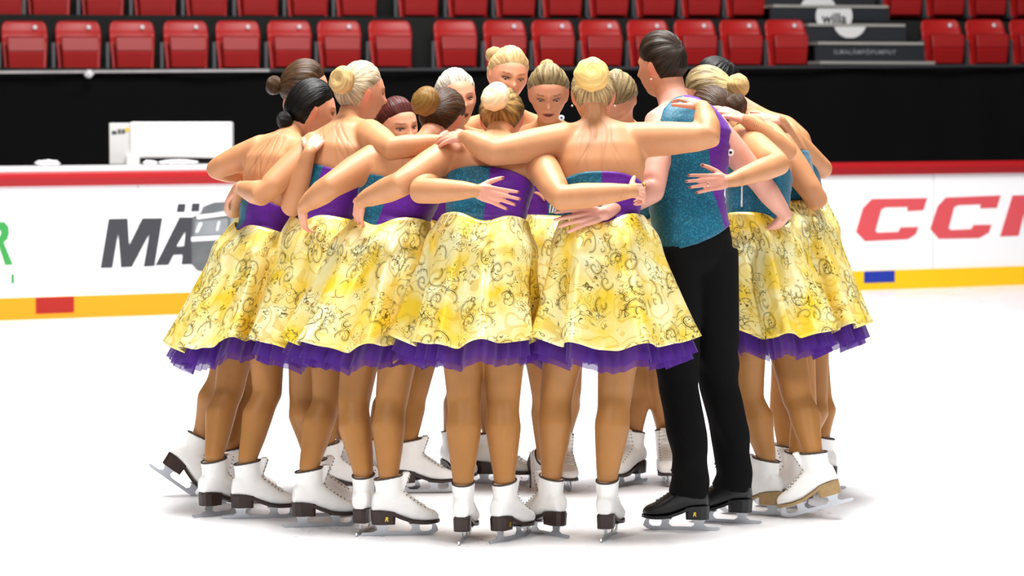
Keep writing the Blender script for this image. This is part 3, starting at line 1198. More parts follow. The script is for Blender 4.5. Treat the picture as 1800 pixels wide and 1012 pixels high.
    if man:
        sp = lambda th, t: 0 if ((th + math.pi) % (2 * math.pi) - math.pi) < (-math.pi / 2 + 0.40) or ((th + math.pi) % (2 * math.pi) - math.pi) > 1.9 else 1
        garment('sleeveless_top', 1.9, 9.0, 0.010, [M['teal'], M['purple']], 46, lambda th: 0.0 - 1.6 * abs(math.cos(th)) ** 3, lambda th: 0.55 * math.cos(th) + 0.2, split=sp, wrinkle=0.0013, twist=lambda q: 0.18 - 0.62 * q)
        tr = MB()
        ring_ = [ring(c, a, b, i, 0.007)[0] for i, (c, a, b) in enumerate(axis[:4])]
        tr.loft(ring_)
        for sd in (-1, 1):
            hip, kn, shin, an, loc = feet[sd]
            foot = loc(-0.004, 0, 0.19)
            low = loc(0.006, 0, 0.128)
            tr.tube([hip, lerp(hip, kn, .5), kn, lerp(kn, shin, .4) - f * .01, lerp(kn, shin, .8), foot, low], [.104, .092, .074, .074, .069, .068, .076], 24, cap=False)
        me_ = voxel_union(tr, 0.006 * QUALITY)
        c2, e2 = get_co(me_), get_edges(me_)
        c2 = smooth(c2, e2, 6, 0.5)
        me_.vertices.foreach_set('co', c2.ravel())
        me_.update()
        nv = np.empty(len(c2) * 3)
        me_.vertices.foreach_get('normal', nv)
        nv = nv.reshape(-1, 3)
        zz = c2[:, 2]
        wv = 0.004 * np.sin(zz * 38 + c2[:, 0] * 30 + 2 * np.sin(c2[:, 0] * 25)) * np.exp(-((zz - 0.28) / 0.16) ** 2) + 0.003 * np.sin(zz * 55 + c2[:, 0] * 60) * np.exp(-((zz - 0.62) / 0.08) ** 2)
        me_.vertices.foreach_set('co', (c2 + nv * wv[:, None]).ravel())
        me_.materials.clear()
        keep(link('trousers', me_, M['black_cloth']), root)
    else:
        bod = garment('bodice', 3.15, top_i, 0.006, [M['teal'], M['purple']], 26, lambda th: -0.30 * abs(math.cos(th)) ** 2 + 0.25 * max(0, math.sin(th)), split=two_tone, wrinkle=0.0007)
        if s.get('beads'):
            for ang_ in s['beads']:
                mb = MB()
                pts = []
                for j in range(14):
                    t = lerp(4.0, 6.2, j / 13)
                    th = lerp(ang_[0], ang_[1], j / 13)
                    C, aa, bb, sd, fr = torso_at(t, 0.0085)
                    pts.append(C + sd * aa * math.copysign(abs(math.cos(th)) ** .86, math.cos(th)) + fr * bb * math.copysign(abs(math.sin(th)) ** .86, math.sin(th)))
                for j in range(len(pts) - 1):
                    for q in range(5):
                        c = lerp(pts[j], pts[j + 1], q / 5)
                        mb.ellip(c, A(.0042, 0, 0), A(0, .0042, 0), A(0, 0, .0042), 7, 5)
                bo = mb.build('beaded_trim_stitching', M['trim'])
                bo.parent = bod
        skirt(root, s, torso_at, f, r)
    if s.get('extra'):
        s['extra'](root, dict(hc=hc, RH=RH, holds=holds, P=P))
    return root


def skirt(root, s, torso_at, f, r):
    """gold circle skirt falling in flutes over two layers of purple tulle"""
    hx0, hx1, hy0, hy1 = s['hem']              # hem: left, right, upper (far side / raised) and lower pixel rows
    C0, a0, b0, sd0, fr0 = torso_at(s.get('waist_t', 3.55), 0.010)
    D = C0[1]
    hc = P((hx0 + hx1) / 2, (hy0 + hy1) / 2, D)
    PEL = P(*s['pelvis'])
    hw = (hx1 - hx0) / 2 * D / FPX
    hd = s.get('hemdepth', 0.27)
    seed = s.get('seed', 1)
    g = np.random.default_rng(seed)
    k1, k2 = s.get('flutes', 8), s.get('flutes', 8) + 5
    p1, p2, p3 = g.random(3) * 6.28
    tilt = s.get('hemtilt', 0.0)               # metres the hem rises towards image left
    NT = 168

    def layer(name, v0, v1, drop, grow, amp, material, NV, parent, raw=False, k_add=0):
        rows, UVs = [], []
        for j in range(NV + 1):
            v = lerp(v0, v1, j / NV)
            row, ur = [], []
            for i in range(NT):
                th = 2 * math.pi * i / NT
                ca, sa = math.cos(th), math.sin(th)
                # waist point in the body's own frame: th = 0 is the body's right, pi/2 the front
                dip = 0.034 * math.exp(-(((th - 1.5 * math.pi) / 0.42) ** 2)) - 0.016
                wp = C0 + sd0 * a0 * ca + fr0 * b0 * sa - A(0, 0, dip)
                wdir = nrm(r * ca + f * sa)
                ex, ey = wdir[0], wdir[1]
                hp = hc + A(ex * (hw + grow), ey * (hd + grow), 0) + A(0, 0, -drop - tilt * ex * 1.0)
                pr = v + 0.12 * math.sin(min(1.0, v * 1.0) * math.pi) * (1 - v) + 0.10 * math.exp(-((v - 0.16) / 0.12) ** 2)
                wob = (math.sin((k1 + k_add) * th + p1 + 0.8 * math.sin(2 * th + p2)) * 0.62 + math.sin((k2 + k_add) * th + p2) * 0.30 + 0.5 * math.sin(3 * th + p3) + (0.22 * math.sin(31 * th + p1) if raw else 0))
                q = wp + (hp - wp) * v
                q[:2] = wp[:2] + (hp[:2] - wp[:2]) * pr
                # the cloth lies over the hips before it hangs free
                ax = lerp(C0, PEL, min(1.0, v / 0.28))[:2]
                dv = q[:2] - ax
                lx, ly = dv @ r[:2], dv @ f[:2]
                kk = sstep(v / 0.26) * (1 - 0.5 * v)
                need = math.hypot(lx / lerp(a0, 0.186 * s.get('w', 1), kk), ly / lerp(b0, 0.158, kk)) / (1 - (0.04 if raw else 0))
                if need < 1:
                    q[:2] = ax + dv / max(need, 0.2)
                wob = wob if wob > 0 else wob * 1.25
                am = amp * v ** 1.25
                q = q + A(ex, ey, 0) * am * wob + A(0, 0, 1) * am * 0.45 * wob * v
                row.append(q)
                ur.append((th * 0.24 + seed * 0.37, v * 0.42 + seed * 0.53))
            rows.append(np.array(row))
            UVs.append(ur)
        mb = MB()
        mb.loft(rows, True, False)
        me = mb.mesh(name)
        uv = me.uv_layers.new(name='UVMap')
        for p_ in me.polygons:
            j, i = divmod(p_.index, NT)
            for l, (jj, ii) in zip(p_.loop_indices, ((j, i), (j, i + 1), (j + 1, i + 1), (j + 1, i))):
                x, y = UVs[jj][ii % NT]
                uv.data[l].uv = (x + (2 * math.pi * 0.24 if ii == NT else 0), y)
        o = link(name, me, material)
        keep(o, root)
        return o

    sk = layer('skirt', 0.0, 1.0, 0.0, 0.0, 0.040, M['brocade'], 36, root)
    md = sk.modifiers.new('t', 'SOLIDIFY')
    md.thickness = 0.003
    md.offset = -1
    dr = s.get('tulle', 0.075)
    for q, (d_, g_, ka, am) in enumerate(((dr * 0.8, -0.018, 0, 0.040), (dr * 1.12, -0.032, 0, 0.038))):
        o = layer('petticoat', 0.55, 1.0, d_, g_, am, M['tulle'], 16, root, True, ka)


# ---------------------------------------------------------------- extras worn by single skaters
def earring(side, size=0.004):
    def fn(root, k):
        mb = MB()
        p = k['hc'] + k['RH'].T @ A(side * 0.078, -0.004, -0.044)
        mb.ellip(p, A(size, 0, 0), A(0, size, 0), A(0, 0, size), 10, 8)
        keep(mb.build('earring', M['pearl']), root)
    return fn


def ring_on(arm, which, metal):
    def fn(root, k):
        wr, dh, n, sd = k['holds'][arm]
        n = nrm(n - dh * np.dot(n, dh))
        t = np.cross(dh, n) * (-1 if sd > 0 else 1)
        off, kd = ((.027, .086), (.009, .09), (-.009, .086))[which]
        c = wr + 0.92 * (dh * (kd + 0.016) + t * off - n * 0.004)
        pts = [c + 0.0092 * (math.cos(a) * t + math.sin(a) * n) for a in np.arange(17) * 2 * math.pi / 16]
        mb = MB()
        mb.tube(pts, [0.0022] * 17, 8, cap=False)
        keep(mb.build('finger_ring', M[metal]), root)
    return fn


def badge(u, v, D, rad, nrmal, inner):
    def fn(root, k):
        n = nrm(A(*nrmal))
        e1 = nrm(np.cross(n, A(0, 0, 1)))
        e2 = np.cross(n, e1)
        c = P(u, v, D)
        mb = MB()
        mb.ellip(c, e1 * rad, e2 * rad, n * 0.003, 20, 8)
        o = keep(mb.build('round_badge', M['badge']), root)
        mb = MB()
        mb.ellip(c + n * 0.002, e1 * rad * .45, e2 * rad * .45, n * 0.0025, 14, 8)
        i = mb.build('badge_emblem', M[inner])
        i.parent = o
    return fn


def several(*fs):
    def fn(root, k):
        for q in fs:
            q(root, k)
    return fn



# ---------------------------------------------------------------- the fifteen skaters (pixel, pixel, distance)
CAMN = (0, -1, 0.25)
PEOPLE = [
    ('brunette seen from behind with a pale blonde rolled bun, second from the man', dict(
        yaw=2, w=1.06, arm=1.16, leg=1.10, seed=3, folds=0.0,
        head=(882, 208, 11.15), hdir=(6, 30, 0), neck=(872, 248, 11.02), shL=(797, 266, 10.97), shR=(938, 268, 10.97),
        waist=(853, 385, 10.88), pelvis=(850, 435, 10.85),
        armL=((702, 325, 10.80), (636, 352, 10.92), (620, 398, 11.02), (-.7, -.7, .1), dict(nail=False)),
        armR=((985, 348, 10.70), (1108, 336, 10.70), (1168, 338, 10.86), (0.1, -1, .35), dict(curl=(30, 45, 30))),
        footL=('g', 815, 951, 8), footR=('g', 889, 950, 32), kneeL=(816, 705), kneeR=(884, 705), emblem=dict(footR=1),
        hair=('balayage', 'bun_pale'), bun=(871, 170, 11.03, 27, 0.8), bunaxis=(-.55, -.6, .5),
        hem=(698, 952, 585, 603), hemtilt=0.0, top=0.0, extra=ring_on('armR', 0, 'gold'))),
    ('woman seen from behind, big yellow-blonde ball bun, both arms spread wide over her neighbours', dict(
        yaw=-2, w=1.04, arm=1.22, leg=1.10, seed=5, folds=0.0016,
        head=(1043, 166, 11.05), thick=.008, hdir=(0, 16, 0), neck=(1047, 222, 10.98), shL=(994, 246, 10.95), shR=(1118, 246, 10.95),
        waist=(1056, 385, 10.88), pelvis=(1062, 435, 10.85),
        armL=((866, 268, 10.80), (820, 240, 10.84), (778, 240, 10.90), (-.3, -.5, .8), dict(nail=False)),
        armR=((1246, 240, 10.86), (1236, 188, 10.97), (1202, 166, 11.08), (.3, -.5, .85), dict(nail=False)),
        footL=('g', 967, 941, -38), footR=('g', 1068, 946, 14), kneeL=(978, 695), kneeR=(1080, 700),
        hair=('streak', 'bun_yellow'), bun=(1040, 131, 10.94, 31, 0.85), bunaxis=(0, -.85, .4),
        hem=(942, 1212, 590, 606), top=-0.3, extra=several(earring(1), earring(-1)))),
    ('woman seen from behind with a wide netted brown ball bun and teal and purple back', dict(
        top=.15, yaw=32, w=1.02, arm=1.14, leg=1.06, seed=8, folds=0.0,
        head=(778, 210, 11.32), hdir=(34, 28, 0), neck=(742, 258, 11.22), shL=(655, 282, 11.10), shR=(772, 282, 11.08),
        waist=(688, 388, 11.08), pelvis=(690, 438, 11.05),
        armL=((580, 328, 10.98), (534, 362, 11.02), (526, 402, 11.12), (-.8, -.6, 0), dict(nail=False)),
        armR=((738, 336, 10.78), (832, 334, 10.69), (908, 353, 10.70), (0, -1, .1), dict(curl=(3, 6, 6), spread=.8)),
        footL=('g', 640, 936, 12), footR=('g', 688, 941, 80), kneeL=(622, 708), kneeR=(688, 706), emblem=dict(footR=1),
        hair=('chestnut', 'bun_brown'), bun=(748, 178, 11.16, 27, 0.85), bunaxis=(-.6, -.6, .45), dimple=0.02,
        hem=(506, 744, 590, 606))),
    ('ash-blonde woman in profile with a sandy doughnut bun, arm along the brown-bunned neighbour', dict(
        yaw=55, w=0.95, arm=1.10, leg=1.02, seed=12, folds=0.0016,
        head=(634, 164, 11.50), hdir=(64, 6, 0), neck=(608, 220, 11.42), shL=(556, 256, 11.36), shR=(650, 236, 11.30),
        waist=(574, 380, 11.32), pelvis=(566, 432, 11.30),
        armL=((460, 342, 11.22), (424, 330, 11.52), (396, 346, 11.62), (-.6, -.4, .6)),
        armR=((688, 262, 11.02), (770, 248, 11.04), (812, 236, 11.10), (0, -.6, .8), dict(nail=False)),
        footR=('g', 548, 926, 78), footL=('g', 556, 908, 72), kneeR=(576, 706), kneeL=(534, 690), emblem=dict(footR=0),
        hair=('ash', 'bun_tan'), bun=(601, 141, 11.38, 25, 0.75), bunaxis=(-.55, -.75, .2), dimple=0.5,
        hem=(448, 690, 590, 606))),
    ('black-haired woman with a low loose knot, purple back edged in teal, next to the lettering', dict(
        yaw=66, waist_t=3.5, top=-0.8, w=0.95, arm=1.06, leg=1.0, seed=15, folds=0.0022,
        head=(547, 195, 11.72), hdir=(74, 12, 0), neck=(506, 243, 11.66), shL=(458, 262, 11.68), shR=(528, 270, 11.50),
        waist=(470, 400, 11.56), pelvis=(454, 446, 11.55),
        armL=((380, 296, 11.74), (440, 312, 11.95), (480, 305, 12.0), (0, 1, .3), dict(nail=False)),
        armR=((512, 366, 11.28), (543, 268, 11.22), (566, 232, 11.30), (-.2, -.8, .5), dict(nail=False, curl=(20, 30, 25))),
        footR=('g', 440, 911, 82), footL=('g', 380, 906, 48), kneeR=(470, 692), kneeL=(402, 690),
        hair=('dark', 'dark'), bun=(500, 212, 11.66, 16, 0.9), bunaxis=(-.9, -.4, -.2), thick=0.014, eyes=True, facetone=1.1, gaze=(0.002, -.001),
        hem=(300, 498, 583, 606), hemtilt=-0.03)),
    ('brown-haired woman with a small round bun, almost hidden behind the black-haired one, skate kicked back', dict(
        yaw=95, w=0.92, leg=0.96, seed=18, far=True,
        head=(535, 158, 12.05), hdir=(80, 8, 0), neck=(522, 222, 12.08), shL=(516, 262, 12.25), shR=(505, 275, 12.02),
        waist=(470, 385, 12.0), pelvis=(450, 445, 11.98),
        armR=((410, 368, 11.72), (421, 328, 11.50), (462, 322, 11.28), (.1, -.8, .5), dict(curl=(10, 25, 20))),
        footR=('p', 300, 846, 11.95, 80, 36), footL=('g', 410, 884, 80), kneeR=(388, 668), kneeL=(434, 690),
        hair=('brown', 'brown'), bun=(481, 150, 12.03, 17, 0.9), hem=(330, 540, 575, 590))),
    ('man in a sleeveless teal and purple top and black trousers, dark swept-back hair', dict(
        man=True, yaw=-22, w=0.92, arm=1.10, leg=1.0, hand=1.0,
        head=(1163, 119, 11.34), hdir=(-52, 4, 0), neck=(1187, 186, 11.28), shL=(1160, 214, 11.20), shR=(1253, 222, 11.24),
        waist=(1206, 345, 11.20), pelvis=(1218, 430, 11.18),
        armL=((1148, 336, 11.02), (1062, 375, 10.76), (990, 386, 10.70), (0, -1, .25), dict(curl=(8, 12, 10))),
        armR=((1338, 322, 11.26), (1380, 376, 11.30), (1362, 402, 11.36), (.6, -.8, 0), dict(g=.95)),
        footL=('g', 1212, 932, -80), footR=('g', 1288, 919, -72), kneeL=(1192, 680), kneeR=(1264, 680), emblem=dict(footL=-1),
        hair=('man', 'man'), swirl=(0, -0.85, 0.5), thick=0.010,
        extra=several(earring(-1, .0035), badge(1284, 268, 11.19, .0135, (.2, -1, .1), 'iris')))),
    ("woman with a low chestnut bun, ringed hand flat on the man's back, heel lifted", dict(
        yaw=-48, w=0.98, arm=1.08, leg=1.04, seed=22, skate='tan',
        seam=1.0, head=(1258, 204, 11.78), hdir=(-62, 30, 0), neck=(1314, 224, 11.70), shL=(1306, 242, 11.52), shR=(1370, 254, 11.78),
        waist=(1331, 380, 11.50), pelvis=(1328, 435, 11.50),
        armL=((1370, 288, 11.18), (1284, 318, 11.03), (1208, 322, 10.97), (0, -1, .2), dict(curl=(3, 6, 5), spread=.7)),
        armR=((1436, 350, 11.72), (1404, 342, 12.0), (1375, 330, 12.1), (0, 1, .2), dict(nail=False)),
        footL=('g', 1342, 905, -70), footR=('p', 1452, 892, 11.30, -80, 16), kneeL=(1316, 700), kneeR=(1402, 702),
        hair=('chestnut', 'chestnut'), bun=(1293, 188, 11.60, 24, 0.85), bunaxis=(.8, -.4, -.2),
        hem=(1284, 1470, 572, 590), hemdepth=.24, extra=ring_on('armL', 2, 'silver'), beads=[(3.3, 3.3)])),
    ('woman with streaked blonde hair and a sandy ball bun, bowed beyond the chestnut bun', dict(
        yaw=-66, w=0.92, arm=1.04, leg=0.96, seed=25,
        seam=1.0, head=(1247, 168, 11.95), hdir=(-72, 26, 0), neck=(1322, 212, 12.0), shL=(1338, 226, 11.84), shR=(1382, 242, 12.08),
        waist=(1396, 355, 11.90), pelvis=(1396, 415, 11.88),
        armL=((1384, 268, 11.48), (1312, 212, 11.42), (1262, 190, 11.42), (.2, -.5, .85)),
        footL=('g', 1398, 893, -62), footR=('g', 1376, 878, -80), kneeL=(1412, 720), kneeR=(1376, 720),
        hair=('streak', 'bun_tan'), bun=(1297, 150, 11.90, 21, 0.95), bunaxis=(.7, -.5, .3), dimple=0.0,
        hem=(1382, 1524, 560, 578), hemdepth=.22)),
    ('black-haired woman bowed behind the sandy ball bun, bent arm against the black curtain', dict(
        yaw=-105, w=0.9, leg=0.95, seed=28, far=True,
        head=(1262, 152, 12.25), hdir=(-100, 20, 0), neck=(1340, 212, 12.25), shL=(1380, 232, 12.15), shR=(1385, 235, 12.4),
        waist=(1404, 350, 12.2), pelvis=(1412, 415, 12.2),
        armL=((1406, 282, 11.95), (1372, 212, 11.78), (1328, 205, 11.72), (.3, -.5, .8), dict(nail=False)),
        footL=('g', 1415, 868, -95), footR=('g', 1440, 860, -95), kneeL=(1432, 700), kneeR=(1440, 700),
        hair=('dark', 'dark'), hem=(1330, 1490, 555, 565), hemdepth=.2)),
    ('white-blonde woman facing us between the brown-netted bun and the pale rolled bun', dict(
        yaw=155, w=0.95, seed=31, far=True, eyes=True, mouth=0.0055, facetone=1.1, gaze=(0.003, -.001),
        head=(802, 174, 12.0), hl=.1, hdir=(160, 5, 6), neck=(790, 232, 12.12), shL=(850, 250, 12.2), shR=(742, 254, 12.15),
        waist=(770, 380, 12.2), pelvis=(750, 435, 12.2),
        footL=('g', 724, 866, 84), footR=('g', 665, 862, 88), kneeL=(728, 690), kneeR=(690, 690), emblem=dict(),
        hair=('white', 'white'), hem=(640, 860, 592, 602))),
    ('tall golden-blonde woman facing us, standing above all the others, small bun on her crown', dict(
        yaw=172, w=0.95, seed=34, far=True, eyes=True, facetone=1.1, gaze=(0.002, -.0015),
        head=(893, 134, 12.2), hdir=(164, 12, -6), neck=(890, 200, 12.32), shL=(952, 226, 12.35), shR=(832, 226, 12.35),
        waist=(885, 370, 12.4), pelvis=(880, 435, 12.4),
        footL=('g', 866, 850, 96), footR=('g', 796, 848, 150), kneeL=(854, 685), kneeR=(808, 690),
        hair=('gold', 'gold'), bun=(868, 96, 12.33, 15, 0.8), hem=(770, 990, 590, 598))),
    ('streaky blonde woman facing us, looking down, white beaded lines on her purple bodice', dict(
        yaw=182, w=0.95, seed=37, far=True, eyes=True, mouth=0.004, facetone=1.1, gaze=(0, -.002),
        head=(964, 164, 12.0), hdir=(180, 24, 0), neck=(966, 224, 12.16), shL=(1022, 246, 12.18), shR=(906, 246, 12.18),
        waist=(964, 375, 12.14), pelvis=(960, 430, 12.14),
        footR=('p', 936, 838, 12.30, 165, 62), footL=('g', 992, 856, 172), kneeR=(958, 690), kneeL=(998, 690),
        hair=('streak', 'bun_tan'), bun=(962, 116, 12.12, 13, 0.8), hem=(850, 1080, 590, 600),
        beads=[(1.72, 2.3), (1.66, 2.0), (1.6, 1.75)], extra=badge(987, 207, 11.93, .012, (.1, -1, .2), 'bluebadge'))),
    ('streaked blonde woman with head bowed low, between the yellow ball bun and the man', dict(
        yaw=200, w=0.92, seed=40, far=True,
        head=(1084, 172, 12.0), plain=True, hdir=(206, 60, -8), neck=(1092, 222, 12.2), shL=(1136, 245, 12.25), shR=(1042, 245, 12.25),
        waist=(1110, 375, 12.4), pelvis=(1125, 435, 12.4),
        footL=('g', 1168, 847, 178), footR=('g', 1113, 850, 214), kneeL=(1160, 680), kneeR=(1118, 680),
        hair=('streak', 'bun_yellow'), bun=(1083, 135, 12.12, 15, 0.8), hem=(1030, 1230, 585, 592))),
    ("auburn-haired woman facing us, only forehead and dark eyes showing above a neighbour's arm", dict(
        yaw=140, w=0.92, seed=43, far=True, eyes=True, facetone=1.1, gaze=(0.003, 0), brow=T_LASH,
        head=(699, 224, 12.0), hdir=(148, 6, 6), neck=(680, 285, 12.1), shL=(735, 305, 12.12), shR=(625, 300, 12.1),
        waist=(640, 390, 12.1), pelvis=(615, 440, 12.1),
        footR=('g', 578, 874, 66), footL=('g', 610, 866, 78), kneeR=(574, 700), kneeL=(592, 700),
        hair=('red', 'red'), hem=(520, 720, 592, 602))),
]
ONLY = os.environ.get('SCENE_ONLY')
for i_, (lb, sp_) in enumerate(PEOPLE):
    if ONLY is None or str(i_) in ONLY.split(','):
        person(lb, sp_)

# ---------------------------------------------------------------- the rink: ice, boards, curtain, stands
fl = MB()
fl.box((-22, -4, -0.05), (22, 32, 0))
o = fl.build('floor', ice_material(), smooth=False)
tag(o, kind='structure')

B0, B1 = G(0, 563), G(1800, 500)
BD = nrm(A(*(B1 - B0)[:2], 0))
BN = A(-BD[1], BD[0], 0)                      # away from the camera


def on_plane(u, v, p0, n):
    d = FWD * FPX + RGT * (u - 900) + UPV * (506 - v)
    return CAM + d * (np.dot(p0 - CAM, n) / np.dot(d, n))


def board_xz(u, v):
    q = on_plane(u, v, B0, BN)
    return float(np.dot(q - B0, BD)), float(q[2])


BM = np.eye(4)
BM[:3, 0], BM[:3, 1], BM[:3, 2], BM[:3, 3] = BD, BN, (0, 0, 1), B0
LB = float(np.dot(B1 - B0, BD))
mw = mat('white_board_plastic', srgb(244, 244, 246), 0.35, noise=0.02, nscale=3)
m_red = mat('red_cap_plastic', srgb(170, 20, 26), 0.35)
m_dred = mat('deep_red_cap_plastic', srgb(150, 20, 26), 0.4)
m_yel = mat('yellow_kick_plastic', srgb(244, 194, 0), 0.35)
m_ora = mat('orange_kick_plastic', srgb(234, 148, 0), 0.35)
m_grey = mat('light_grey_glare', srgb(200, 198, 200), 0.4)
m_blue = mat('blue_marker_plastic', srgb(22, 50, 160), 0.35)
m_rmark = mat('red_marker_plastic', srgb(160, 24, 10), 0.35)
m_let = mat('charcoal_lettering', srgb(52, 52, 58), 0.5)
m_ccm = mat('red_lettering', srgb(214, 80, 86), 0.5)
m_grn = mat('green_lettering', srgb(50, 146, 66), 0.5)
m_mach = mat('grey_machine_print', srgb(92, 94, 96), 0.5, noise=0.35, nscale=9)
m_mach2 = mat('pale_machine_print', srgb(132, 136, 140), 0.5, noise=0.25, nscale=7)
m_seam = mat('board_seam', srgb(196, 196, 202), 0.6)

rb = empty('rink_boards', (0, 0, 0))
tag(rb, 'white rink boards with red cap rail, yellow kick strip and printed adverts', 'rink boards')
split_s = board_xz(900, 520)[0]
for s0, s1 in ((-6.0, split_s), (split_s, LB + 6.0)):
    p = MB()
    p.box((s0, 0.0, 0.16), (s1 - 0.004, 0.10, 0.97), M=BM)
    p.build('board_panel', mw, rb, False)
    k = MB()
    k.box((s0, -0.012, 0.0), (s1, 0.10, 0.16), M=BM)
    k.build('kick_strip', m_ora if s0 < 0 else m_yel, rb, False)
    c = MB()
    prof = [(-0.02, 0.965), (-0.03, 0.975), (-0.03, 1.055), (-0.02, 1.07), (0.13, 1.07), (0.13, 0.965)]
    c.loft([np.array([(s0, y, z) for y, z in prof]) @ BM[:3, :3].T + BM[:3, 3], np.array([(s1, y, z) for y, z in prof]) @ BM[:3, :3].T + BM[:3, 3]])
    c.build('cap_rail', m_red, rb, False)
    d = MB()
    d.box((s0, -0.034, 0.966), (s1, -0.028, 1.02), M=BM)
    d.build('cap_lip', m_dred, rb, False)
g = MB()
g.box((-6, -0.025, 1.07), (board_xz(470, 300)[0], 0.13, 1.112), M=BM)
g.build('grey_glare_strip', m_grey, rb, False)  # pale strip standing for glare along the left of the cap
for u in (243, 1640):
    x = board_xz(u, 400)[0]
    sm = MB()
    sm.box((x - .004, -0.002, 0.16), (x + .004, 0.01, 0.965), M=BM)
    sm.build('board_seam', m_seam, rb, False)


def decal(name, polys, m, sc, ox, oy, lift=0.003, flat=True):
    mb = MB()
    for poly in polys:
        q = [board_xz(ox + x * sc, oy + y * sc) for x, y in poly]
        mb.prism(q, BM, -lift, -0.0005)
    return mb.build(name, m, rb, False)


k2 = 500 / 1488
LM = [[(525, 628), (568, 370), (668, 368), (676, 505), (744, 367), (850, 366), (808, 618), (750, 621), (780, 452), (690, 622), (632, 625), (618, 448), (588, 627)]]
LA = [[(812, 614), (938, 362), (1034, 362), (1014, 608), (948, 610), (954, 558), (908, 560), (882, 612)]]
LAH = [[(924, 514), (960, 512), (968, 440)]]
LD = [[(930, 292), (972, 291), (966, 336), (922, 336)], [(1004, 289), (1046, 288), (1042, 332), (998, 333)]]
decal('letter_text', LM, m_let, k2, 0, 260)
decal('letter_text', LA, m_let, k2, 0, 260)
decal('letter_counter_print', LAH, mw, k2, 0, 260, 0.0035)
for q in LD:
    decal('umlaut_dot_print', [q], m_let, k2, 0, 260)
decal('machine_print_pattern', [[(1008, 360), (1040, 342), (1250, 330), (1262, 640), (1080, 652), (1030, 640), (1004, 610), (1000, 480)]], m_mach, k2, 0, 260, 0.004)
decal('machine_window_print', [[(1022, 384), (1190, 368), (1188, 448), (1014, 460)], [(1206, 366), (1250, 362), (1250, 442), (1204, 446)]], m_mach2, k2, 0, 260, 0.005)
decal('machine_stripe_print', [[(1000, 466), (1240, 452), (1240, 474), (1000, 488)], [(1026, 352), (1196, 332), (1196, 350), (1030, 372)], [(1040, 392), (1058, 390), (1034, 440), (1022, 440)], [(1140, 384), (1150, 384), (1138, 432), (1130, 432)]], mw, k2, 0, 260, 0.006)
decal('machine_top_print', [[(1062, 306), (1120, 284), (1184, 280), (1192, 326), (1046, 346)]], m_mach, k2, 0, 260, 0.004)
decal('letter_text', [[(-60, 388), (22, 386), (44, 410), (48, 446), (38, 478), (20, 494), (68, 611), (26, 613), (-8, 510), (-60, 508), (-60, 470), (-8, 468), (4, 452), (4, 436), (-8, 424), (-60, 424)]], m_grn, k2, 0, 260)
decal('letter_text', [[(58, 660), (74, 659), (74, 708), (58, 709)]], m_grn, k2, 0, 260)
k5 = 420 / 1214
C1 = [(360, 455), (395, 335), (440, 288), (722, 283), (702, 345), (620, 350), (622, 328), (510, 330), (488, 342), (458, 452), (470, 459), (575, 455), (586, 432), (678, 430), (662, 468), (622, 492), (405, 502)]
C2 = [(737, 440), (775, 325), (815, 281), (1095, 270), (1075, 333), (990, 335), (994, 315), (880, 319), (858, 330), (830, 438), (845, 446), (945, 441), (958, 420), (1048, 419), (1035, 458), (985, 486), (780, 490)]
M1 = [(1092, 478), (1155, 270), (1255, 268), (1262, 370), (1330, 266), (1430, 264), (1370, 470), (1285, 473), (1320, 352), (1240, 475), (1218, 474), (1214, 356), (1186, 475)]
for q in (C1, C2, M1):
    decal('letter_text', [q], m_ccm, k5, 1380, 250)


def block(u0, u1, v0, v1, m):
    a, b = board_xz(u0, v1), board_xz(u1, v0)
    mb = MB()
    mb.box((a[0], -0.016, a[1]), (b[0], -0.008, 0.158), M=BM)
    mb.build('kick_marker', m, rb, False)


block(62, 129, 526, 551, m_rmark)
block(1517, 1571, 475, 497, m_blue)

# scraps lying on the cap rail
for (u, wd, hh), lb in zip(((88, .10, .022), (268, .06, .016), (318, .16, .018)), ('crumpled white paper on the cap rail near the green letter', 'small white paper scrap on the cap rail below the white unit\'s bracket', 'long crumpled paper on the cap rail under the white unit')):
    x = board_xz(u, 290)[0]
    mb = MB()
    c = (BM @ A(x, 0.05, 1.112 + hh * .8, 1))[:3]
    nu = 14
    mb.ellip(A(0, 0, 0), BD * wd, BN * .04, A(0, 0, hh), nu, 8)
    v = mb.v[0]
    v += rng.normal(0, hh * .18, v.shape)
    v[:, 2] = np.maximum(v[:, 2], -hh * .8)
    o = mb.build('paper_scrap', mw, None, False)
    o.location = c
    tag(o, lb, 'paper', 'paper scraps on the boards')

# white indoor heat-pump unit standing on brackets behind the boards
PD = 22.62
m_unit = mat('white_unit_plastic', srgb(240, 240, 240), 0.35)
m_unit2 = mat('grey_white_unit_plastic', srgb(214, 214, 212), 0.4, noise=0.06, nscale=8)
m_dark = mat('dark_gap', srgb(20, 20, 22), 0.6)
a, b = P(193, 291, PD), P(408, 215, PD)
un = empty('heat_pump_unit', ((a[0] + b[0]) / 2, PD, 0))
tag(un, 'long white heat pump unit showing above the boards, in front of the black curtain', 'heat pump')
bpy.context.view_layer.update()
ze = P(300, 279, PD)[2]


def ubox(name, u0, u1, v0, v1, y0, y1, m, bev=0.008):
    p, q = P(u0, v1, PD), P(u1, v0, PD)
    mb = MB()
    mb.box((p[0], PD + y0, p[2]), (q[0], PD + y1, q[2]))
    o = keep(mb.build(name, m, None, False), un)
    if bev:
        md = o.modifiers.new('b', 'BEVEL')
        md.width = bev
        md.segments = 2
    return o


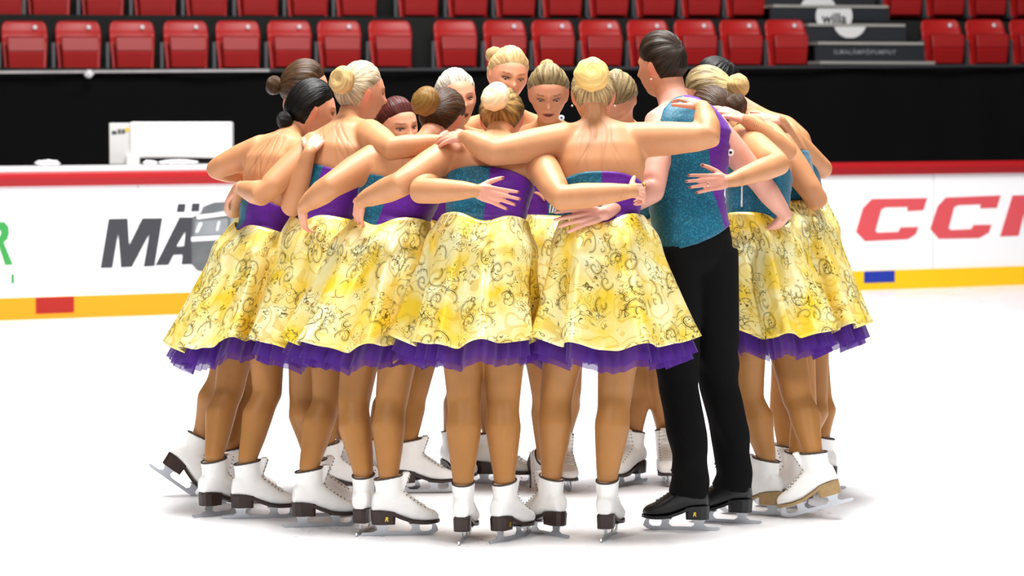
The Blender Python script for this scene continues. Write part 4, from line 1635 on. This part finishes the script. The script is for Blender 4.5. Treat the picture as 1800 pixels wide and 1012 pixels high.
ubox('front_panel', 229, 407, 214, 278, -0.02, 0.18, m_unit, 0.015)
ubox('end_cap', 192, 229, 216, 289, 0.0, 0.18, m_unit2)
ubox('bracket', 223, 246, 271, 296, -0.05, 0.12, m_unit)
ubox('gap_strip', 240, 400, 278, 288, 0.03, 0.17, m_dark, 0.003)  # dark strip filling the gap below the front panel
for i, (u, v, w_, h_, m) in enumerate(((201, 233, 4, 3, m_let), (210, 231, 3, 4, m_mach), (217, 231, 3, 4, m_mach), (224, 228, 3.2, 3.4, m_yel))):
    ubox('sticker', u - w_, u + w_, v - h_, v + h_, -0.004, 0.0, m, 0)

# black curtain that closes the gap under the stands
CT0, CT1 = P(-60, 127.4, 26.6), P(1860, 114.6, 29.0)
CD = nrm(A(*(CT1 - CT0)[:2], 0))
CN = A(-CD[1], CD[0], 0)
mb = MB()
nx = 600
rows = []
for z in np.linspace(0.0, 1.0, 9):
    row = []
    for i in range(nx):
        t = -0.3 + 1.5 * i / (nx - 1)
        top = CT0 + (CT1 - CT0) * t
        wv = 0.030 * math.sin(t * 95 + 2 * math.sin(t * 13)) * (0.35 + 0.65 * z) + 0.02 * math.sin(t * 37 + z * 3)
        row.append(A(top[0], top[1], top[2] * (1 - z)) + CN * wv)
    rows.append(np.array(row))
mb.loft(rows, False, False)
m_cur = mat('black_curtain_cloth', srgb(11, 11, 12), 0.95, spec=0.1)
o = mb.build('black_curtain', m_cur, None, True)
o.modifiers.new('t', 'SOLIDIFY').thickness = 0.006
tag(o, 'plain black curtain hung below the front row of red seats', 'curtain')
CM = np.eye(4)
CM[:3, 0], CM[:3, 1], CM[:3, 2], CM[:3, 3] = CD, CN, (0, 0, 1), (CT0[0], CT0[1], 0)
LC = float(np.dot(CT1 - CT0, CD))
m_rail = mat('worn_grey_rail', srgb(170, 166, 166), 0.5, noise=0.35, nscale=5)
m_raild = mat('dark_rail', srgb(44, 44, 48), 0.5, noise=0.3, nscale=5)


def cs(u):
    q = on_plane(u, 120, CT0, CN)
    return float(np.dot(q - CT0, CD))


rl = empty('curtain_rail', (CT0[0], CT0[1], 0))
bpy.context.view_layer.update()
tag(rl, 'thin grey rail along the top edge of the black curtain', 'rail')
for u0, u1, m in ((-60, 470, m_rail), (470, 1860, m_raild)):
    s0, s1 = cs(u0), cs(u1)
    z0, z1 = [(CT0 + (CT1 - CT0) * s / LC)[2] for s in (s0, s1)]
    mb = MB()
    sec = [(-0.12, -0.012), (-0.075, -0.012), (-0.075, 0.012), (-0.12, 0.012)]
    mb.loft([np.array([(s, y, z + h) for y, h in sec]) @ CM[:3, :3].T + CM[:3, 3] for s, z in ((s0, z0), (s1, z1))])
    keep(mb.build('rail_length', m, None, False), rl)
mb = MB()
mb.ellip(P(156, 130, 26.6), A(.045, 0, 0), A(0, .03, 0), A(0, 0, .03), 12, 8)
v = mb.v[0]
v += rng.normal(0, .006, v.shape)
o = mb.build('cloth_knot', mw, None)
tag(o, 'white knot of cloth tied to the rail at the top of the curtain', 'knot')

# terrace behind the curtain
m_conc = mat('dark_terrace', srgb(24, 25, 25), 0.9, noise=0.3, nscale=2)
S0, S1 = P(0, 122, 27.4), P(1800, 112, 29.9)
SD = nrm(A(*(S1 - S0)[:2], 0))
SN = A(-SD[1], SD[0], 0)
SM = np.eye(4)
SM[:3, 0], SM[:3, 1], SM[:3, 2], SM[:3, 3] = SD, SN, (0, 0, 1), (S0[0], S0[1], 0)
zr1 = (S0[2] + S1[2]) / 2
RT, RH_ = 0.82, 0.50
for i in range(4):
    mb = MB()
    mb.box((-6, -0.42 + i * RT, 0), (14, 4.0, zr1 - 0.03 + i * RH_), M=SM)
    o = mb.build('floor_terrace', m_conc, None, False)
    tag(o, kind='structure')
mb = MB()
mb.box((-8, 3.6, 0), (16, 3.7, 7), M=SM)
tag(mb.build('wall_back', mat('dark_hall_wall', srgb(14, 14, 15), 0.9), None, False), kind='structure')


def row_s(u, i, v=100):
    p0 = A(S0[0], S0[1], 0) + SN * RT * i
    q = on_plane(u, v, p0, SN)
    return float(np.dot(q - p0, SD)), p0


m_seat = mat('red_seat_plastic', srgb(186, 28, 26), 0.42, noise=0.08, nscale=9)
m_pan = mat('red_seat_pan_plastic', srgb(168, 22, 22), 0.45, noise=0.08, nscale=9)
m_post = mat('grey_seat_post', srgb(84, 86, 90), 0.45, metal=0.4)
m_stick = mat('white_number_disc', srgb(236, 232, 240), 0.5)


def seat_meshes():
    # shell: a gently curved back with rounded upper corners
    W, H, nx_, nz_ = 0.222, 0.46, 18, 18
    rows = []
    for j in range(nz_ + 1):
        z = -0.02 + H * j / nz_
        top = (z - (H - 0.02 - 0.10)) / 0.10
        k = 1.0 if top <= 0 else 1 - 0.20 * (1 - math.sqrt(max(0, 1 - top * top)))
        kk = 0.92 + 0.08 * sstep(z / 0.3)
        row = []
        for i in range(nx_ + 1):
            x = -1 + 2 * i / nx_
            y = 0.14 - 0.03 * x * x + 0.10 * (z / H) ** 1.3 - 0.02 * math.exp(-((z - 0.30) / 0.03) ** 2)
            row.append((x * W * k * kk, y, z))
        rows.append(np.array(row))
    b = MB()
    b.loft(rows, False, False)
    back = b.mesh('backrest')
    pn = MB()
    rows = []
    prof = [(0.0, 0.02), (0.012, -0.015), (0.14, -0.035), (0.150, -0.022), (0.160, -0.022), (0.170, -0.035), (0.285, -0.020), (0.30, 0.01), (0.295, 0.045), (0.0, 0.045)]
    xs = [(-0.182, .93), (-0.172, 1), (0.172, 1), (0.182, .93)]
    for x, k in xs:
        rows.append(np.array([(x * (0.90 + 0.10 * min(1, z / .3)), y * k, 0.15 + (z - 0.15) * k) for z, y in prof]))
    pn.loft(rows)
    pan = pn.mesh('seat_pan')
    ps = MB()
    ps.box((-0.268, 0.05, -0.03), (-0.236, 0.12, 0.24))
    ps.box((-0.275, -0.03, -0.03), (-0.229, 0.14, -0.005))
    post = ps.mesh('post')
    st = MB()
    st.ellip(A(0.105, 0.172, 0.385), A(.020, 0, 0), A(0, .006, 0.0), A(0, 0.004, .020), 16, 8)
    disc = st.mesh('number_disc')
    for me, mm in ((back, m_seat), (pan, m_pan), (post, m_post), (disc, m_stick)):
        fix_normals(me)
        me.materials.append(mm)
    back.polygons.foreach_set('use_smooth', [True] * len(back.polygons))
    return back, pan, post, disc


SEAT = seat_meshes()


def seat(u, i, label, disc=True, group=None):
    s_, p0 = row_s(u, i)
    z = (S0 + (S1 - S0) * 0.5)[2] + i * RH_
    z = lerp(S0[2], S1[2], np.clip(s_ / 10, 0, 1)) + i * RH_
    e = empty('stadium_seat', p0 + SD * s_ + A(0, 0, z))
    e.rotation_euler = (0, 0, math.atan2(SD[1], SD[0]))
    e.scale = (0.94, 1, 1)
    tag(e, label, 'seat', group)
    for nm, me in zip(('backrest', 'seat_pan', 'post', 'number_disc'), SEAT):
        if nm == 'number_disc' and not disc:
            continue
        c = bpy.data.objects.new(nm, me)
        COL.objects.link(c)
        c.parent = e
        if nm == 'backrest':
            md = c.modifiers.new('t', 'SOLIDIFY')
            md.thickness = 0.012


ORD = ['first', 'second', 'third', 'fourth', 'fifth', 'sixth', 'seventh', 'eighth', 'ninth', 'tenth', 'eleventh', 'twelfth', 'thirteenth', 'fourteenth', 'fifteenth', 'sixteenth', 'seventeenth', 'eighteenth']
front = [46, 141, 236, 331, 423, 514, 602, 692, 807, 894, 979, 1063, 1147, 1230, 1310, 1390]
nodisc = {7, 8}
for k, u in enumerate(front):
    seat(u, 0, 'folded red stadium seat, %s in the front row counted from the far left end' % ORD[k], k not in nodisc, 'front row seats up to the steps')
for k, u in enumerate((1665, 1743, 1820)):
    seat(u, 0, 'folded red stadium seat in the front row, %s one past the steps' % ORD[k], True, 'front row seats past the steps')
second = [10, 92, 187, 279, 370, 460, 548, 634, 743, 830, 914, 996, 1078, 1160, 1240, 1318]
for k, u in enumerate(second):
    seat(u - 3, 1, 'folded red stadium seat, %s in the cropped second row from the far left end' % ORD[k], True, 'second row seats up to the steps')
for k, u in enumerate((1594, 1669, 1743, 1816)):
    seat(u - 3, 1, 'folded red stadium seat in the cropped second row, %s one past the steps' % ORD[k], True, 'second row seats past the steps')

# aisle steps with printed risers
m_ris = mat('dark_blue_riser', srgb(30, 34, 42), 0.6)
m_nose = mat('worn_step_nosing', srgb(168, 166, 160), 0.6, noise=0.15, nscale=6)
m_print = mat('white_riser_print', srgb(232, 232, 232), 0.6)
m_txt = mat('grey_riser_print', srgb(150, 152, 160), 0.6)
sts = empty('aisle_steps', tuple(P(1530, 110, 29.2)[:2]) + (0,))
bpy.context.view_layer.update()
tag(sts, 'dark aisle steps with pale nosings and printed risers between two blocks of red seats', 'steps')
STEP = [(1440, 1642, 110), (1437, 1622, 76), (1420, 1590, 44), (1358, 1560, 11), (1330, 1535, -22)]
SOFF = [-0.36, -0.06, 0.24, 0.54, 0.84]
geo = []
for (u0, u1, v), y in zip(STEP, SOFF):
    p0 = A(S0[0], S0[1], 0) + SN * y
    a, b = on_plane(u0, v, p0, SN), on_plane(u1, v, p0, SN)
    geo.append((p0, float(np.dot(a - p0, SD)), float(np.dot(b - p0, SD)), float((a[2] + b[2]) / 2)))
for i, (p0, s0, s1, z) in enumerate(geo):
    Mx = SM.copy()
    Mx[:3, 3] = p0
    mb = MB()
    mb.box((s0, -0.02, z - 0.015), (s1, 0.32, z + 0.012), M=Mx)
    keep(mb.build('step_nosing', m_nose, None, False), sts)
    if i + 1 < len(geo):
        z2 = geo[i + 1][3]
        mb = MB()
        q = geo[i + 1]
        Mr = SM.copy()
        Mr[:3, 3] = q[0]
        mb.box((q[1] - .02, 0.0, z), (q[2] + .02, 0.05, z2 - 0.015), M=Mr)
        keep(mb.build('riser', m_ris, None, False), sts)


def riser_poly(i, pts, m, name):
    p0 = geo[i + 1][0]
    Mr = SM.copy()
    Mr[:3, 3] = p0
    q = []
    for u, v in pts:
        w_ = on_plane(u, v, p0, SN)
        q.append((float(np.dot(w_ - p0, SD)), float(w_[2])))
    mb = MB()
    mb.prism(q, Mr, -0.004, 0.001)
    keep(mb.build(name, m, None, False), sts)


def arc(cx, cy, r, v0, v1, n=26):
    L = [(cx - math.sqrt(max(0, r * r - (v - cy) ** 2)), v) for v in np.linspace(v0, v1, n)]
    return L + [(2 * cx - x, v) for x, v in L[::-1]]


riser_poly(2, arc(1438, 22, 33, -8, 9), m_print, 'logo_disc_print')
riser_poly(1, arc(1466, 28, 32, 15, 42), m_print, 'logo_disc_print')
riser_poly(0, arc(1494, 38, 29, 47, 66.5), m_print, 'logo_disc_print')


def riser_text(i, txt, u, v, wpx, m, bold=0.0, spacing=1.0):
    p0 = geo[i][0]
    c = on_plane(u, v, p0, SN) - SN * 0.006
    me = text_mesh(txt, 1.0, 0.002, 0, bold, spacing)
    co = get_co(me)
    k = wpx * np.linalg.norm(c - CAM) / FPX / max(1e-6, (co[:, 0].max() - co[:, 0].min()))
    me.materials.clear()
    o = link('riser_text', me, m, None, False)
    o.matrix_basis = Matrix.Translation(Vector(c)) @ Matrix.Rotation(math.atan2(SD[1], SD[0]), 4, 'Z') @ Matrix.Rotation(math.pi / 2, 4, 'X') @ Matrix.Diagonal((k, k, 1, 1))
    keep(o, sts)


riser_text(2, 'willa', 1466, 33, 46, m_ris, 0.02)
riser_text(1, 'ILMALÄMPÖPUMPUT', 1520, 92, 114, m_txt, 0.01, 1.25)

# ---------------------------------------------------------------- lights, world, camera
def area(name, loc, target, size, power, col=(1, 1, 1), sy=None):
    L = bpy.data.lights.new(name, 'AREA')
    L.energy = power
    L.color = col
    L.shape = 'RECTANGLE'
    L.size = size
    L.size_y = sy or size
    o = bpy.data.objects.new(name, L)
    COL.objects.link(o)
    o.location = loc
    d = Vector(target) - Vector(loc)
    o.rotation_euler = d.to_track_quat('-Z', 'Y').to_euler()
    return o


area('rink_lamp_overhead', (0, 12.0, 9), (0, 12.0, 0), 4, 2000, (1, .985, .96), 5)
area('rink_lamp_front', (-3.5, 4.5, 8), (0, 11.5, 1), 1.6, 300, (1, .95, .88))
area('rink_lamp_side', (4.5, 5.5, 8), (0, 11.5, 1), 2.0, 240, (1, .95, .90))
area('boards_fill', (1.6, 19.0, 8.5), (1.6, 21.5, 0), 9, 820, (1, .98, .97), 3)  # extra light added to whiten the boards, source unseen
area('stand_fill', (0, 24, 8), (0.5, 29.5, 2.2), 8, 42, (1, .95, .9), 1)  # separate light added to set the seats' brightness, source unseen

W = bpy.data.worlds.new('hall')
SC.world = W
W.use_nodes = True
W.node_tree.nodes['Background'].inputs[0].default_value = (0.85, 0.9, 1.0, 1)
W.node_tree.nodes['Background'].inputs[1].default_value = 0.07

cam = bpy.data.cameras.new('camera')
co_ = bpy.data.objects.new('camera', cam)
COL.objects.link(co_)
co_.location = CAM
co_.rotation_euler = (math.pi / 2 - PITCH, 0, 0)
cam.sensor_width = 36
cam.lens = FPX / 1800 * 36
cam.clip_end = 200
cam.dof.use_dof = True
cam.dof.focus_distance = 11.1
cam.dof.aperture_fstop = 4.8
SC.camera = co_
SC.view_settings.view_transform = 'Standard'
SC.view_settings.look = 'None'
SC.view_settings.gamma = 1
SC.view_settings.use_curve_mapping = False
SC.view_settings.exposure = 0.2
